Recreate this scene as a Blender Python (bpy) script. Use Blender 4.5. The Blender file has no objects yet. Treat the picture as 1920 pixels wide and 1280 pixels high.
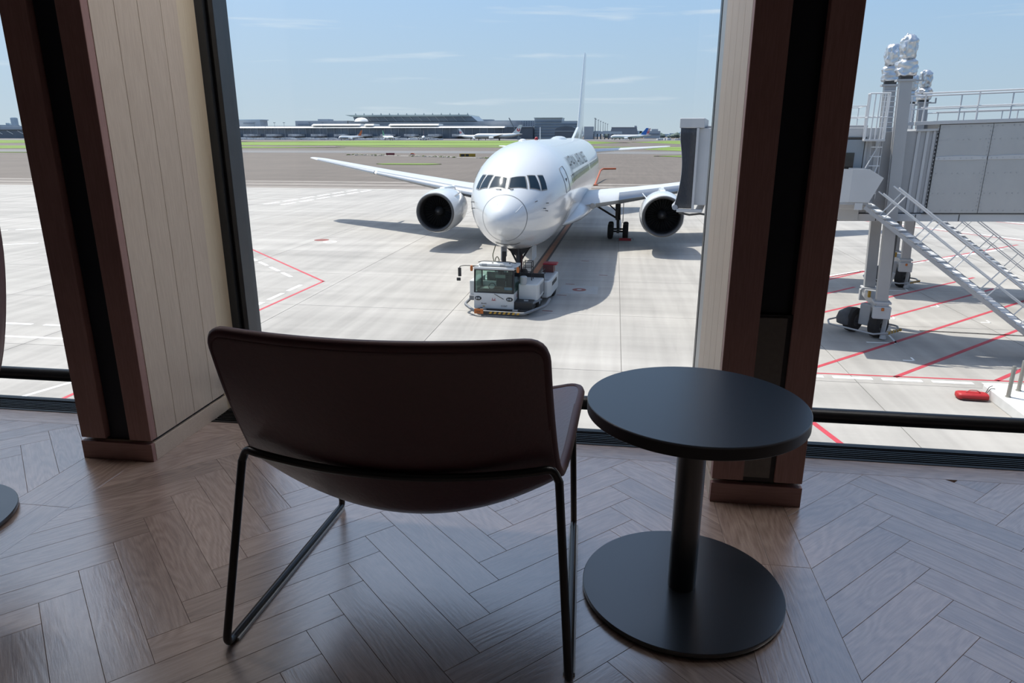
import bpy, bmesh, math, random
from math import sin, cos, pi, radians, sqrt, atan2
from mathutils import Vector, Matrix, noise as mnoise
from bisect import bisect_right

random.seed(7)
SC = bpy.context.scene
COL = SC.collection
GZ = -6.5            # apron level; the lounge floor is z = 0

# ------------------------------------------------------------------ camera
cam_d = bpy.data.cameras.new('camera')
cam = bpy.data.objects.new('camera', cam_d)
COL.objects.link(cam)
cam.location = (0, 0, 1.12)
cam.rotation_euler = (radians(90 - 16.62), 0, radians(8.2))
cam_d.sensor_width = 36.0
cam_d.lens = 24.34
cam_d.clip_start = 0.05
cam_d.clip_end = 30000
SC.camera = cam

# ------------------------------------------------------------------ exposure
SC.view_settings.view_transform = 'Standard'
SC.view_settings.look = 'None'
SC.view_settings.exposure = 0.0
SC.view_settings.gamma = 1.0
SC.view_settings.use_curve_mapping = False
SC.cycles.use_denoising = True
SC.cycles.max_bounces = 8
SC.cycles.diffuse_bounces = 4
SC.cycles.glossy_bounces = 4
SC.cycles.transparent_max_bounces = 16
SC.cycles.sample_clamp_indirect = 6.0

# ------------------------------------------------------------------ sky
world = bpy.data.worlds.new('sky')
SC.world = world
world.use_nodes = True
nt = world.node_tree
nt.nodes.clear()
W_out = nt.nodes.new('ShaderNodeOutputWorld')
W_bg = nt.nodes.new('ShaderNodeBackground')
W_tc = nt.nodes.new('ShaderNodeTexCoord')
W_sep = nt.nodes.new('ShaderNodeSeparateXYZ')
W_ramp = nt.nodes.new('ShaderNodeValToRGB')
nt.links.new(W_tc.outputs['Generated'], W_sep.inputs[0])
nt.links.new(W_sep.outputs['Z'], W_ramp.inputs[0])
cr = W_ramp.color_ramp
cr.elements[0].position = 0.0
cr.elements[0].color = (0.53, 0.635, 0.715, 1)
cr.elements[1].position = 1.0
cr.elements[1].color = (0.10, 0.24, 0.58, 1)
for p_, c_ in ((0.045, (0.475, 0.615, 0.745, 1)), (0.09, (0.435, 0.605, 0.785, 1)), (0.167, (0.365, 0.575, 0.845, 1)), (0.32, (0.29, 0.50, 0.83, 1)), (0.6, (0.19, 0.37, 0.73, 1))):
    e_ = cr.elements.new(p_)
    e_.color = c_
# thin cirrus: noise on the sky dome, stretched along the horizon
W_map = nt.nodes.new('ShaderNodeMapping')
W_map.inputs['Scale'].default_value = (2.2, 2.2, 30.0)
W_map.inputs['Location'].default_value = (0.0, 0.0, 2.3)
W_n = nt.nodes.new('ShaderNodeTexNoise')
W_n.inputs['Scale'].default_value = 1.6
W_n.inputs['Detail'].default_value = 7
W_n.inputs['Roughness'].default_value = 0.55
W_n.inputs['Distortion'].default_value = 0.4
W_cr = nt.nodes.new('ShaderNodeValToRGB')
W_cr.color_ramp.elements[0].position = 0.60
W_cr.color_ramp.elements[0].color = (0, 0, 0, 1)
W_cr.color_ramp.elements[1].position = 0.86
W_cr.color_ramp.elements[1].color = (1, 1, 1, 1)
W_mix = nt.nodes.new('ShaderNodeMix')
W_mix.data_type = 'RGBA'
nt.links.new(W_tc.outputs['Generated'], W_map.inputs[0])
nt.links.new(W_map.outputs[0], W_n.inputs['Vector'])
nt.links.new(W_n.outputs[0], W_cr.inputs[0])
nt.links.new(W_cr.outputs[0], W_mix.inputs[0])
nt.links.new(W_ramp.outputs[0], W_mix.inputs[6])
W_mix.inputs[7].default_value = (0.80, 0.86, 0.92, 1)

# ------------------------------------------------------------------ sun
SUN_TO = Vector((-0.42, 0.25, 1.0)).normalized()
sun_d = bpy.data.lights.new('sun', 'SUN')
sun = bpy.data.objects.new('sun', sun_d)
COL.objects.link(sun)
sun_d.energy = 5.9
sun_d.angle = radians(0.53)
sun_d.color = (1.0, 0.945, 0.86)
sun.rotation_euler = (-SUN_TO).to_track_quat('-Z', 'Y').to_euler()
sun.location = (-20, 20, 60)

# the hazy glow of the sky around the sun (angle to the sun's own direction)
W_dot = nt.nodes.new('ShaderNodeVectorMath')
W_dot.operation = 'DOT_PRODUCT'
W_dot.inputs[1].default_value = SUN_TO
nt.links.new(W_tc.outputs['Generated'], W_dot.inputs[0])
W_ac = nt.nodes.new('ShaderNodeMath')
W_ac.operation = 'ARCCOSINE'
nt.links.new(W_dot.outputs['Value'], W_ac.inputs[0])
glow = None
for amp_, wid_ in ((5.0, 12.0), (1.3, 24.0)):
    a_ = nt.nodes.new('ShaderNodeMath')
    a_.operation = 'DIVIDE'
    a_.inputs[1].default_value = -radians(wid_)
    nt.links.new(W_ac.outputs[0], a_.inputs[0])
    e_ = nt.nodes.new('ShaderNodeMath')
    e_.operation = 'EXPONENT'
    nt.links.new(a_.outputs[0], e_.inputs[0])
    m_ = nt.nodes.new('ShaderNodeMath')
    m_.operation = 'MULTIPLY_ADD'
    m_.inputs[1].default_value = amp_
    nt.links.new(e_.outputs[0], m_.inputs[0])
    if glow is None:
        m_.inputs[2].default_value = 0.0
    else:
        nt.links.new(glow.outputs[0], m_.inputs[2])
    glow = m_
W_gc = nt.nodes.new('ShaderNodeVectorMath')
W_gc.operation = 'SCALE'
W_gc.inputs[0].default_value = (1.0, 0.98, 0.95)
nt.links.new(glow.outputs[0], W_gc.inputs['Scale'])
W_add = nt.nodes.new('ShaderNodeVectorMath')
W_add.operation = 'ADD'
nt.links.new(W_mix.outputs[2], W_add.inputs[0])
nt.links.new(W_gc.outputs[0], W_add.inputs[1])
nt.links.new(W_add.outputs[0], W_bg.inputs[0])
W_bg.inputs[1].default_value = 0.96
nt.links.new(W_bg.outputs[0], W_out.inputs[0])


# ================================================================== helpers
def _noise_nodes(n, l, coord, scale, detail=4, rough=0.55, stretch=None):
    tc = n.new('ShaderNodeTexCoord')
    mp = n.new('ShaderNodeMapping')
    mp.inputs['Scale'].default_value = stretch or (1, 1, 1)
    t = n.new('ShaderNodeTexNoise')
    t.inputs['Scale'].default_value = scale
    t.inputs['Detail'].default_value = detail
    t.inputs['Roughness'].default_value = rough
    l.new(tc.outputs[coord], mp.inputs[0])
    l.new(mp.outputs[0], t.inputs['Vector'])
    return t, mp


MATS = {}
ALB = 1.0            # colour scale; outdoor colours are darkened to balance sun and sky


def mat(name, rgb, rough=0.5, metal=0.0, spec=0.5, var=0.0, scale=6.0, stretch=None, bump=0.0, coord='Object', coat=0.0, emit=None, detail=4, ior=1.5):
    """plain principled surface with a soft procedural variation of its own colour"""
    if name in MATS:
        return MATS[name]
    rgb = tuple(c * ALB for c in rgb)
    m = bpy.data.materials.new(name)
    m.use_nodes = True
    n, l = m.node_tree.nodes, m.node_tree.links
    b = n['Principled BSDF']
    b.inputs['Base Color'].default_value = (*rgb, 1)
    b.inputs['Roughness'].default_value = rough
    b.inputs['Metallic'].default_value = metal
    b.inputs['Specular IOR Level'].default_value = spec
    b.inputs['IOR'].default_value = ior
    b.inputs['Coat Weight'].default_value = coat
    b.inputs['Coat Roughness'].default_value = 0.08
    if emit:
        b.inputs['Emission Color'].default_value = (*emit[0], 1)
        b.inputs['Emission Strength'].default_value = emit[1]
    if var or bump:
        t, _ = _noise_nodes(n, l, coord, scale, detail, 0.6, stretch)
        if var:
            r = n.new('ShaderNodeValToRGB')
            r.color_ramp.elements[0].position = 0.25
            r.color_ramp.elements[1].position = 0.75
            r.color_ramp.elements[0].color = (*[max(0, c * (1 - var)) for c in rgb], 1)
            r.color_ramp.elements[1].color = (*[min(1, c * (1 + var)) for c in rgb], 1)
            l.new(t.outputs[0], r.inputs[0])
            l.new(r.outputs[0], b.inputs['Base Color'])
        if bump:
            bp = n.new('ShaderNodeBump')
            bp.inputs['Strength'].default_value = bump
            bp.inputs['Distance'].default_value = 0.01
            l.new(t.outputs[0], bp.inputs['Height'])
            l.new(bp.outputs[0], b.inputs['Normal'])
    MATS[name] = m
    return m


def glass_mat(name, tint, refl=0.06):
    """flat pane: mostly clear, a little mirror, so light passes through it"""
    m = bpy.data.materials.new(name)
    m.use_nodes = True
    n, l = m.node_tree.nodes, m.node_tree.links
    n.clear()
    o = n.new('ShaderNodeOutputMaterial')
    mx = n.new('ShaderNodeMixShader')
    tr = n.new('ShaderNodeBsdfTransparent')
    gl = n.new('ShaderNodeBsdfGlossy')
    tr.inputs[0].default_value = (*tint, 1)
    gl.inputs['Roughness'].default_value = 0.02
    lw = n.new('ShaderNodeLayerWeight')
    lw.inputs[0].default_value = 0.12
    mul = n.new('ShaderNodeMath')
    mul.operation = 'MULTIPLY_ADD'
    mul.inputs[1].default_value = 0.6
    mul.inputs[2].default_value = refl * 0.4
    l.new(lw.outputs['Fresnel'], mul.inputs[0])
    l.new(mul.outputs[0], mx.inputs[0])
    l.new(tr.outputs[0], mx.inputs[1])
    l.new(gl.outputs[0], mx.inputs[2])
    l.new(mx.outputs[0], o.inputs[0])
    return m


def wood_mat(name, dark, light, rough, ior=1.5, grain=(1.6, 22.0, 22.0), line=0.35, tone=0.16, bump=0.12, axis_seed=0.0, cathedral=True):
    """oak: long fibres along the piece's own X, tone differs from piece to piece"""
    m = bpy.data.materials.new(name)
    m.use_nodes = True
    n, l = m.node_tree.nodes, m.node_tree.links
    b = n['Principled BSDF']
    tc = n.new('ShaderNodeTexCoord')
    oi = n.new('ShaderNodeObjectInfo')
    mul = n.new('ShaderNodeVectorMath')
    mul.operation = 'SCALE'
    mul.inputs[0].default_value = (13.0, 7.0, 3.0)
    l.new(oi.outputs['Random'], mul.inputs['Scale'])
    add = n.new('ShaderNodeVectorMath')
    add.operation = 'ADD'
    l.new(tc.outputs['Object'], add.inputs[0])
    l.new(mul.outputs[0], add.inputs[1])
    mp = n.new('ShaderNodeMapping')
    mp.inputs['Scale'].default_value = grain
    l.new(add.outputs[0], mp.inputs[0])
    fib = n.new('ShaderNodeTexNoise')
    fib.inputs['Scale'].default_value = 9.0
    fib.inputs['Detail'].default_value = 5
    fib.inputs['Roughness'].default_value = 0.65
    l.new(mp.outputs[0], fib.inputs['Vector'])
    # growth rings cut flat: contour bands of a slow noise
    mp2 = n.new('ShaderNodeMapping')
    mp2.inputs['Scale'].default_value = (1.5, 6.5, 6.5)
    l.new(add.outputs[0], mp2.inputs[0])
    slow = n.new('ShaderNodeTexNoise')
    slow.inputs['Scale'].default_value = 1.7
    slow.inputs['Detail'].default_value = 1.5
    l.new(mp2.outputs[0], slow.inputs['Vector'])
    ring = n.new('ShaderNodeMath')
    ring.operation = 'MULTIPLY'
    ring.inputs[1].default_value = 75.0
    l.new(slow.outputs[0], ring.inputs[0])
    sn = n.new('ShaderNodeMath')
    sn.operation = 'SINE'
    l.new(ring.outputs[0], sn.inputs[0])
    sm = n.new('ShaderNodeMath')
    sm.operation = 'MULTIPLY_ADD'
    sm.inputs[1].default_value = 0.16 if cathedral else 0.04
    sm.inputs[2].default_value = 0.0
    l.new(sn.outputs[0], sm.inputs[0])
    f2 = n.new('ShaderNodeMath')
    f2.operation = 'MULTIPLY_ADD'
    f2.inputs[1].default_value = 1.5
    l.new(fib.outputs[0], f2.inputs[0])
    l.new(sm.outputs[0], f2.inputs[2])
    f3 = n.new('ShaderNodeMath')
    f3.operation = 'SUBTRACT'
    f3.inputs[1].default_value = 0.25
    l.new(f2.outputs[0], f3.inputs[0])
    r = n.new('ShaderNodeValToRGB')
    r.color_ramp.elements[0].color = (*dark, 1)
    r.color_ramp.elements[1].color = (*light, 1)
    r.color_ramp.elements[0].position = 0.15
    r.color_ramp.elements[1].position = 0.85
    l.new(f3.outputs[0], r.inputs[0])
    hs = n.new('ShaderNodeHueSaturation')
    tn = n.new('ShaderNodeMapRange')
    tn.inputs['To Min'].default_value = 1.0 - tone
    tn.inputs['To Max'].default_value = 1.0 + tone
    l.new(oi.outputs['Random'], tn.inputs['Value'])
    l.new(tn.outputs[0], hs.inputs['Value'])
    l.new(r.outputs[0], hs.inputs['Color'])
    l.new(hs.outputs[0], b.inputs['Base Color'])
    b.inputs['Roughness'].default_value = rough
    b.inputs['Specular IOR Level'].default_value = 0.5
    b.inputs['IOR'].default_value = ior
    bp = n.new('ShaderNodeBump')
    bp.inputs['Strength'].default_value = bump
    bp.inputs['Distance'].default_value = 0.002
    l.new(f3.outputs[0], bp.inputs['Height'])
    l.new(bp.outputs[0], b.inputs['Normal'])
    MATS[name] = m
    return m


class MB:
    """collects shapes, then links them as ONE mesh object"""

    def __init__(self):
        self.v = []
        self.f = []

    def add(self, vs, fs):
        o = len(self.v)
        self.v += [Vector(p) for p in vs]
        self.f += [[i + o for i in f] for f in fs]
        return self

    def box(self, c, s, R=None):
        hx, hy, hz = s[0] / 2, s[1] / 2, s[2] / 2
        vs = [Vector((x, y, z)) for z in (-hz, hz) for y in (-hy, hy) for x in (-hx, hx)]
        if R is not None:
            vs = [R @ p for p in vs]
        c = Vector(c)
        return self.add([p + c for p in vs], [(0, 2, 3, 1), (4, 5, 7, 6), (0, 1, 5, 4), (2, 6, 7, 3), (0, 4, 6, 2), (1, 3, 7, 5)])

    def span(self, x0, x1, y0, y1, z0, z1):
        return self.box(((x0 + x1) / 2, (y0 + y1) / 2, (z0 + z1) / 2), (x1 - x0, y1 - y0, z1 - z0))

    def bar(self, a, b, w, h, up=(0, 0, 1)):
        a, b = Vector(a), Vector(b)
        d = (b - a)
        L = d.length
        d.normalize()
        up = Vector(up)
        s = d.cross(up)
        if s.length < 1e-4:
            s = d.cross(Vector((0, 1, 0)))
        s.normalize()
        u = s.cross(d)
        R = Matrix((d, s, u)).transposed()
        return self.box((a + b) / 2, (L, w, h), R)

    def tube(self, pts, r, n=8, cap=True, closed=False):
        pts = [Vector(p) for p in pts]
        rs = r if isinstance(r, (list, tuple)) else [r] * len(pts)
        N = len(pts)
        prev = None
        rings = []
        for i in range(N):
            if closed:
                t = (pts[(i + 1) % N] - pts[i - 1])
            else:
                t = pts[min(i + 1, N - 1)] - pts[max(i - 1, 0)]
            t.normalize()
            if prev is None:
                a = Vector((0, 0, 1)) if abs(t.z) < 0.9 else Vector((1, 0, 0))
                u = (a - t * a.dot(t)).normalized()
            else:
                u = (prev - t * prev.dot(t)).normalized()
            prev = u
            w = t.cross(u)
            rings.append([pts[i] + (u * cos(2 * pi * k / n) + w * sin(2 * pi * k / n)) * rs[i] for k in range(n)])
        vs = [p for ring in rings for p in ring]
        fs = []
        for i in range(N if closed else N - 1):
            j = (i + 1) % N
            for k in range(n):
                k2 = (k + 1) % n
                fs.append((i * n + k, i * n + k2, j * n + k2, j * n + k))
        if cap and not closed:
            fs.append(tuple(range(n - 1, -1, -1)))
            fs.append(tuple((N - 1) * n + k for k in range(n)))
        return self.add(vs, fs)

    def cyl(self, a, b, r0, r1=None, n=16):
        return self.tube([a, b], [r0, r0 if r1 is None else r1], n)

    def lathe(self, prof, n=24, M=None):
        """prof: (radius, height) pairs turned about local Z; radius 0 closes"""
        vs, fs, idx = [], [], []
        for (r, z) in prof:
            if r < 1e-6:
                idx.append([len(vs)])
                vs.append(Vector((0, 0, z)))
            else:
                idx.append(list(range(len(vs), len(vs) + n)))
                vs += [Vector((r * cos(2 * pi * k / n), r * sin(2 * pi * k / n), z)) for k in range(n)]
        for a, b in zip(idx[:-1], idx[1:]):
            for k in range(n):
                k2 = (k + 1) % n
                if len(a) == 1 and len(b) == 1:
                    continue
                if len(a) == 1:
                    fs.append((a[0], b[k2], b[k]))
                elif len(b) == 1:
                    fs.append((a[k], a[k2], b[0]))
                else:
                    fs.append((a[k], a[k2], b[k2], b[k]))
        if M is not None:
            vs = [M @ p for p in vs]
        return self.add(vs, fs)

    def prism(self, poly, z0, z1, M=None):
        n = len(poly)
        vs = [Vector((p[0], p[1], z0)) for p in poly] + [Vector((p[0], p[1], z1)) for p in poly]
        fs = [tuple(range(n - 1, -1, -1)), tuple(range(n, 2 * n))]
        fs += [(i, (i + 1) % n, n + (i + 1) % n, n + i) for i in range(n)]
        if M is not None:
            vs = [M @ p for p in vs]
        return self.add(vs, fs)

    def loft(self, rings, cap=True, closed=True):
        n = len(rings[0])
        vs = [p for r in rings for p in r]
        fs = []
        for i in range(len(rings) - 1):
            for k in range(n if closed else n - 1):
                k2 = (k + 1) % n
                fs.append((i * n + k, i * n + k2, (i + 1) * n + k2, (i + 1) * n + k))
        if cap:
            fs.append(tuple(range(n - 1, -1, -1)))
            fs.append(tuple((len(rings) - 1) * n + k for k in range(n)))
        return self.add(vs, fs)

    def mesh(self, name, m, smooth=None, xf=None):
        me = bpy.data.meshes.new(name)
        vs = [xf(p) for p in self.v] if xf else self.v
        me.from_pydata([tuple(p) for p in vs], [], self.f)
        bm = bmesh.new()
        bm.from_mesh(me)
        bmesh.ops.recalc_face_normals(bm, faces=bm.faces)
        bm.to_mesh(me)
        bm.free()
        if m:
            me.materials.append(m)
        if smooth is not None:
            me.shade_smooth()
            me.set_sharp_from_angle(angle=radians(smooth))
        return me

    def build(self, name, m, parent=None, smooth=None, bevel=0, xf=None, seg=2):
        o = bpy.data.objects.new(name, self.mesh(name, m, smooth, xf))
        COL.objects.link(o)
        if parent is not None:
            o.parent = parent
        if bevel:
            bv = o.modifiers.new('bevel', 'BEVEL')
            bv.width = bevel
            bv.segments = seg
            bv.limit_method = 'ANGLE'
            bv.angle_limit = radians(40)
        return o


def tag(o, label=None, cat=None, group=None, kind=None):
    if label:
        o['label'] = label
    if cat:
        o['category'] = cat
    if group:
        o['group'] = group
    if kind:
        o['kind'] = kind
    return o


def empty(name, loc=(0, 0, 0), rz=0.0, label=None, cat=None, group=None, kind=None):
    o = bpy.data.objects.new(name, None)
    o.empty_display_size = 0.2
    COL.objects.link(o)
    o.location = loc
    o.rotation_euler = (0, 0, rz)
    return tag(o, label, cat, group, kind)


def copy_tree(o, parent=None):
    c = o.copy()
    COL.objects.link(c)
    c.parent = parent
    for ch in list(o.children):
        copy_tree(ch, c)
    return c


def text_mesh(body, size, extrude=0.0, spacing=1.0):
    cu = bpy.data.curves.new('lettering', 'FONT')
    cu.body = body
    cu.size = size
    cu.extrude = extrude
    cu.space_character = spacing
    cu.resolution_u = 3
    o = bpy.data.objects.new('lettering', cu)
    COL.objects.link(o)
    dg = bpy.context.evaluated_depsgraph_get()
    me = bpy.data.meshes.new_from_object(o.evaluated_get(dg))
    bpy.data.objects.remove(o)
    bpy.data.curves.remove(cu)
    return me


def arc(c, r, a0, a1, n, ax=Vector((1, 0, 0)), ay=Vector((0, 0, 1))):
    return [Vector(c) + ax * r * cos(a0 + (a1 - a0) * i / n) + ay * r * sin(a0 + (a1 - a0) * i / n) for i in range(n + 1)]


def fillet(pts, r, n=5):
    """round the corners of a polyline"""
    pts = [Vector(p) for p in pts]
    out = [pts[0]]
    for a, b, c in zip(pts[:-2], pts[1:-1], pts[2:]):
        d0, d1 = (a - b), (c - b)
        k = min(r, d0.length * 0.48, d1.length * 0.48)
        p0, p1 = b + d0.normalized() * k, b + d1.normalized() * k
        for i in range(n + 1):
            t = i / n
            out.append(p0 * (1 - t) ** 2 + b * 2 * t * (1 - t) + p1 * t * t)
    out.append(pts[-1])
    return out

# ================================================================== materials of the lounge
M_oak = wood_mat('oak floor', (0.330, 0.230, 0.188), (0.52, 0.385, 0.315), 0.24, ior=3.1, tone=0.16)
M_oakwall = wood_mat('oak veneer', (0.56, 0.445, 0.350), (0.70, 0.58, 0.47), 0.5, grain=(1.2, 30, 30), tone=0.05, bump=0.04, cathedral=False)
M_oakfront = wood_mat('shaded oak', (0.31, 0.165, 0.145), (0.42, 0.24, 0.21), 0.55, grain=(1.2, 30, 30), tone=0.05, bump=0.04, cathedral=False)  # same oak, darker and redder: shade of the room-facing fronts put into the colour
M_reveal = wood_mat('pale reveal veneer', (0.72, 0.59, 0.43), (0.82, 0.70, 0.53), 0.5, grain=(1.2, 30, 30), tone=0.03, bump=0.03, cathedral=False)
M_recess = mat('navy recess', (0.004, 0.005, 0.013), 0.6, var=0.2, scale=40)
M_black = mat('black frame', (0.010, 0.010, 0.012), 0.38, var=0.15, scale=20)
M_frame = mat('grey frame', (0.050, 0.056, 0.066), 0.42, metal=0.3, var=0.1, scale=15)
M_alujamb = mat('pale jamb', (0.45, 0.46, 0.47), 0.4, metal=0.2)
M_insert = mat('grey insert', (0.16, 0.145, 0.13), 0.5, metal=0.4, var=0.1, scale=60)
M_dark = mat('pale ceiling', (0.22, 0.21, 0.20), 0.8, var=0.15, scale=5)
M_wall = mat('lounge wall', (0.08, 0.07, 0.065), 0.75, var=0.12, scale=3)
M_facade = mat('facade panel', (0.42, 0.42, 0.43), 0.6, var=0.08, scale=1.2)
M_glass = glass_mat('window glass', (0.97, 0.985, 0.985))

BAY = 2.2
XL, XR = -1.86, -1.59          # left column faces (right column = +2.2)


# ================================================================== room shell
fl = MB()
fl.span(-6.2, 6.2, -6.0, 2.41, -0.32, -0.0125)          # bed under the planks
fl.span(-6.2, 6.2, 2.41, 2.55, -0.32, -0.045)           # lowered strip under grille and sill
fl.span(-6.2, 6.2, -6.0, 0.50, -0.0125, 0.0)            # boards behind the camera
fl.span(-6.2, -3.86, 0.50, 2.41, -0.0125, 0.0)
fl.span(2.56, 6.2, 0.50, 2.41, -0.0125, 0.0)
floor = tag(fl.build('floor', M_oak), kind='structure')

ceiling = MB().span(-6.2, 6.2, -6.0, 2.80, 2.75, 2.95)
ceiling.span(-6.2, 6.2, 2.80, 3.5, 2.72, 3.0)           # unseen eaves over the glass, sized to keep the sun out
ceiling = tag(ceiling.build('ceiling', M_dark), kind='structure')
tag(MB().span(-6.2, 6.2, -6.2, -6.0, -0.3, 2.95).build('wall_back', M_wall), kind='structure')
tag(MB().span(-6.2, -6.0, -6.0, 2.8, -0.3, 2.95).build('wall_left', M_wall), kind='structure')
tag(MB().span(6.0, 6.2, -6.0, 2.8, -0.3, 2.95).build('wall_right', M_wall), kind='structure')
tag(MB().span(-30, 30, 2.56, 2.84, GZ, -0.33).build('wall_facade', M_facade), kind='structure')
tag(MB().span(-30, 30, -30, 2.84, 2.96, 3.4).build('roof', M_facade), kind='structure')

# ------------------------------------------------------------------ herringbone planks
PW, PL = 0.0955, 0.498
S2 = sqrt(2.0)


def clip_poly(poly, x0, x1, y0, y1):
    def cut(ps, f):
        out = []
        for i in range(len(ps)):
            a, b = ps[i - 1], ps[i]
            fa, fb = f(a), f(b)
            if (fa >= 0) != (fb >= 0):
                t = fa / (fa - fb)
                out.append((a[0] + (b[0] - a[0]) * t, a[1] + (b[1] - a[1]) * t))
            if fb >= 0:
                out.append(b)
        return out
    for f in (lambda p: p[0] - x0, lambda p: x1 - p[0], lambda p: p[1] - y0, lambda p: y1 - p[1]):
        if len(poly) < 3:
            return []
        poly = cut(poly, f)
    return poly


def area(ps):
    return 0.5 * sum(ps[i - 1][0] * ps[i][1] - ps[i][0] * ps[i - 1][1] for i in range(len(ps)))


plank_cache = {}


def plank_obj(poly, ang):
    """a board: bevelled prism whose own X runs along the grain"""
    cx = sum(p[0] for p in poly) / len(poly)
    cy = sum(p[1] for p in poly) / len(poly)
    c, s = cos(-ang), sin(-ang)
    loc = [((x - cx) * c - (y - cy) * s, (x - cx) * s + (y - cy) * c) for x, y in poly]
    if area(loc) < 0:
        loc.reverse()
    key = tuple(round(v, 3) for p in loc for v in p)
    if key not in plank_cache:
        n = len(loc)

        def shrink(d):
            out = []
            for i in range(n):
                a, b, e = Vector(loc[i - 1]), Vector(loc[i]), Vector(loc[(i + 1) % n])
                d0, d1 = (b - a).normalized(), (e - b).normalized()
                n0, n1 = Vector((-d0.y, d0.x)), Vector((-d1.y, d1.x))
                bis = n0 + n1
                if bis.length < 1e-3:
                    bis = n0
                bis = bis.normalized()
                k = d / max(0.3, bis.dot(n0))
                out.append(b + bis * k)
            return out
        rings = []
        for d, z in ((0.0003, -0.0122), (0.0003, -0.0008), (0.0009, 0.0)):
            rings.append([Vector((p.x, p.y, z)) for p in shrink(d)])
        mb = MB()
        mb.loft(rings)
        plank_cache[key] = mb.mesh('plank', M_oak)
    o = bpy.data.objects.new('plank', plank_cache[key])
    COL.objects.link(o)
    o.parent = floor
    o.location = (cx, cy, 0)
    o.rotation_euler = (0, 0, ang)
    return o


def herringbone(x0, x1, y0, y1, bx):
    """herringbone field inside a rectangle; bx shifts the pattern by whole bays"""
    a0, b0 = 0.8139 - PL, -1.770 + PW
    for k in range(-6, 7):
        for i in range(-34, 35):
            da, db = PL * k + PW * i, PL * k - PW * i
            for kind in (0, 1):
                if kind == 0:
                    A0, A1, B0, B1 = a0 + da, a0 + da + PL, b0 + db - PW, b0 + db
                else:
                    A0, A1, B0, B1 = a0 + da + PL, a0 + da + PL + PW, b0 + db - PW, b0 + db - PW + PL
                q = [((a + b) / S2 + bx, (a - b) / S2) for a, b in ((A0, B0), (A1, B0), (A1, B1), (A0, B1))]
                if max(p[0] for p in q) < x0 or min(p[0] for p in q) > x1 or max(p[1] for p in q) < y0 or min(p[1] for p in q) > y1:
                    continue
                q = clip_poly(q, x0, x1, y0, y1)
                # drop doubled points
                r = []
                for p in q:
                    if not r or (abs(p[0] - r[-1][0]) + abs(p[1] - r[-1][1])) > 1e-4:
                        r.append(p)
                if len(r) > 2 and (abs(r[0][0] - r[-1][0]) + abs(r[0][1] - r[-1][1])) < 1e-4:
                    r.pop()
                if len(r) < 3 or abs(area(r)) < 6e-4:
                    continue
                plank_obj(r, pi / 4 if kind == 0 else -pi / 4)


YF = 2.305                     # the field ends at a straight board along the glass
herringbone(-3.20, -1.855, 0.72, YF, -BAY)
herringbone(-1.650, 0.356, 0.62, YF, 0.0)
herringbone(0.568, 2.30, 0.72, YF, BAY)


def strip(x0, x1, y0, y1):
    a = 0.0 if (x1 - x0) > (y1 - y0) else pi / 2
    plank_obj([(x0, y0), (x1, y0), (x1, y1), (x0, y1)], a)


for a, b in ((-1.855, -1.7475), (-1.7475, -1.650), (0.356, 0.462), (0.462, 0.568)):      # double border boards on the column lines
    strip(a, b, 0.62, 1.1)
    strip(a, b, 1.1, 1.714)
    strip(a, b, 1.714, 2.045)
for a, b in ((-3.2, -1.86), (-1.59, -0.55), (-0.55, 0.345), (0.618, 1.55), (1.55, 2.3)):
    strip(a, b, YF, 2.408)     # board along the glass
# plain boards that fill what the camera cannot see of the field
for a, b in ((-3.86, -3.2), (2.30, 2.56)):
    strip(a, b, 0.5, 2.408)
for a, b in ((-3.2, -1.855), (-1.65, 0.356), (0.568, 2.3)):
    strip(a, b, 0.5, 0.62 if a == -1.65 else 0.72)
for a, b in ((-1.855, -1.65), (0.356, 0.568)):
    strip(a, b, 0.5, 0.62)

# ------------------------------------------------------------------ columns clad in oak
YC0, YC1 = 2.045, 2.538


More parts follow.
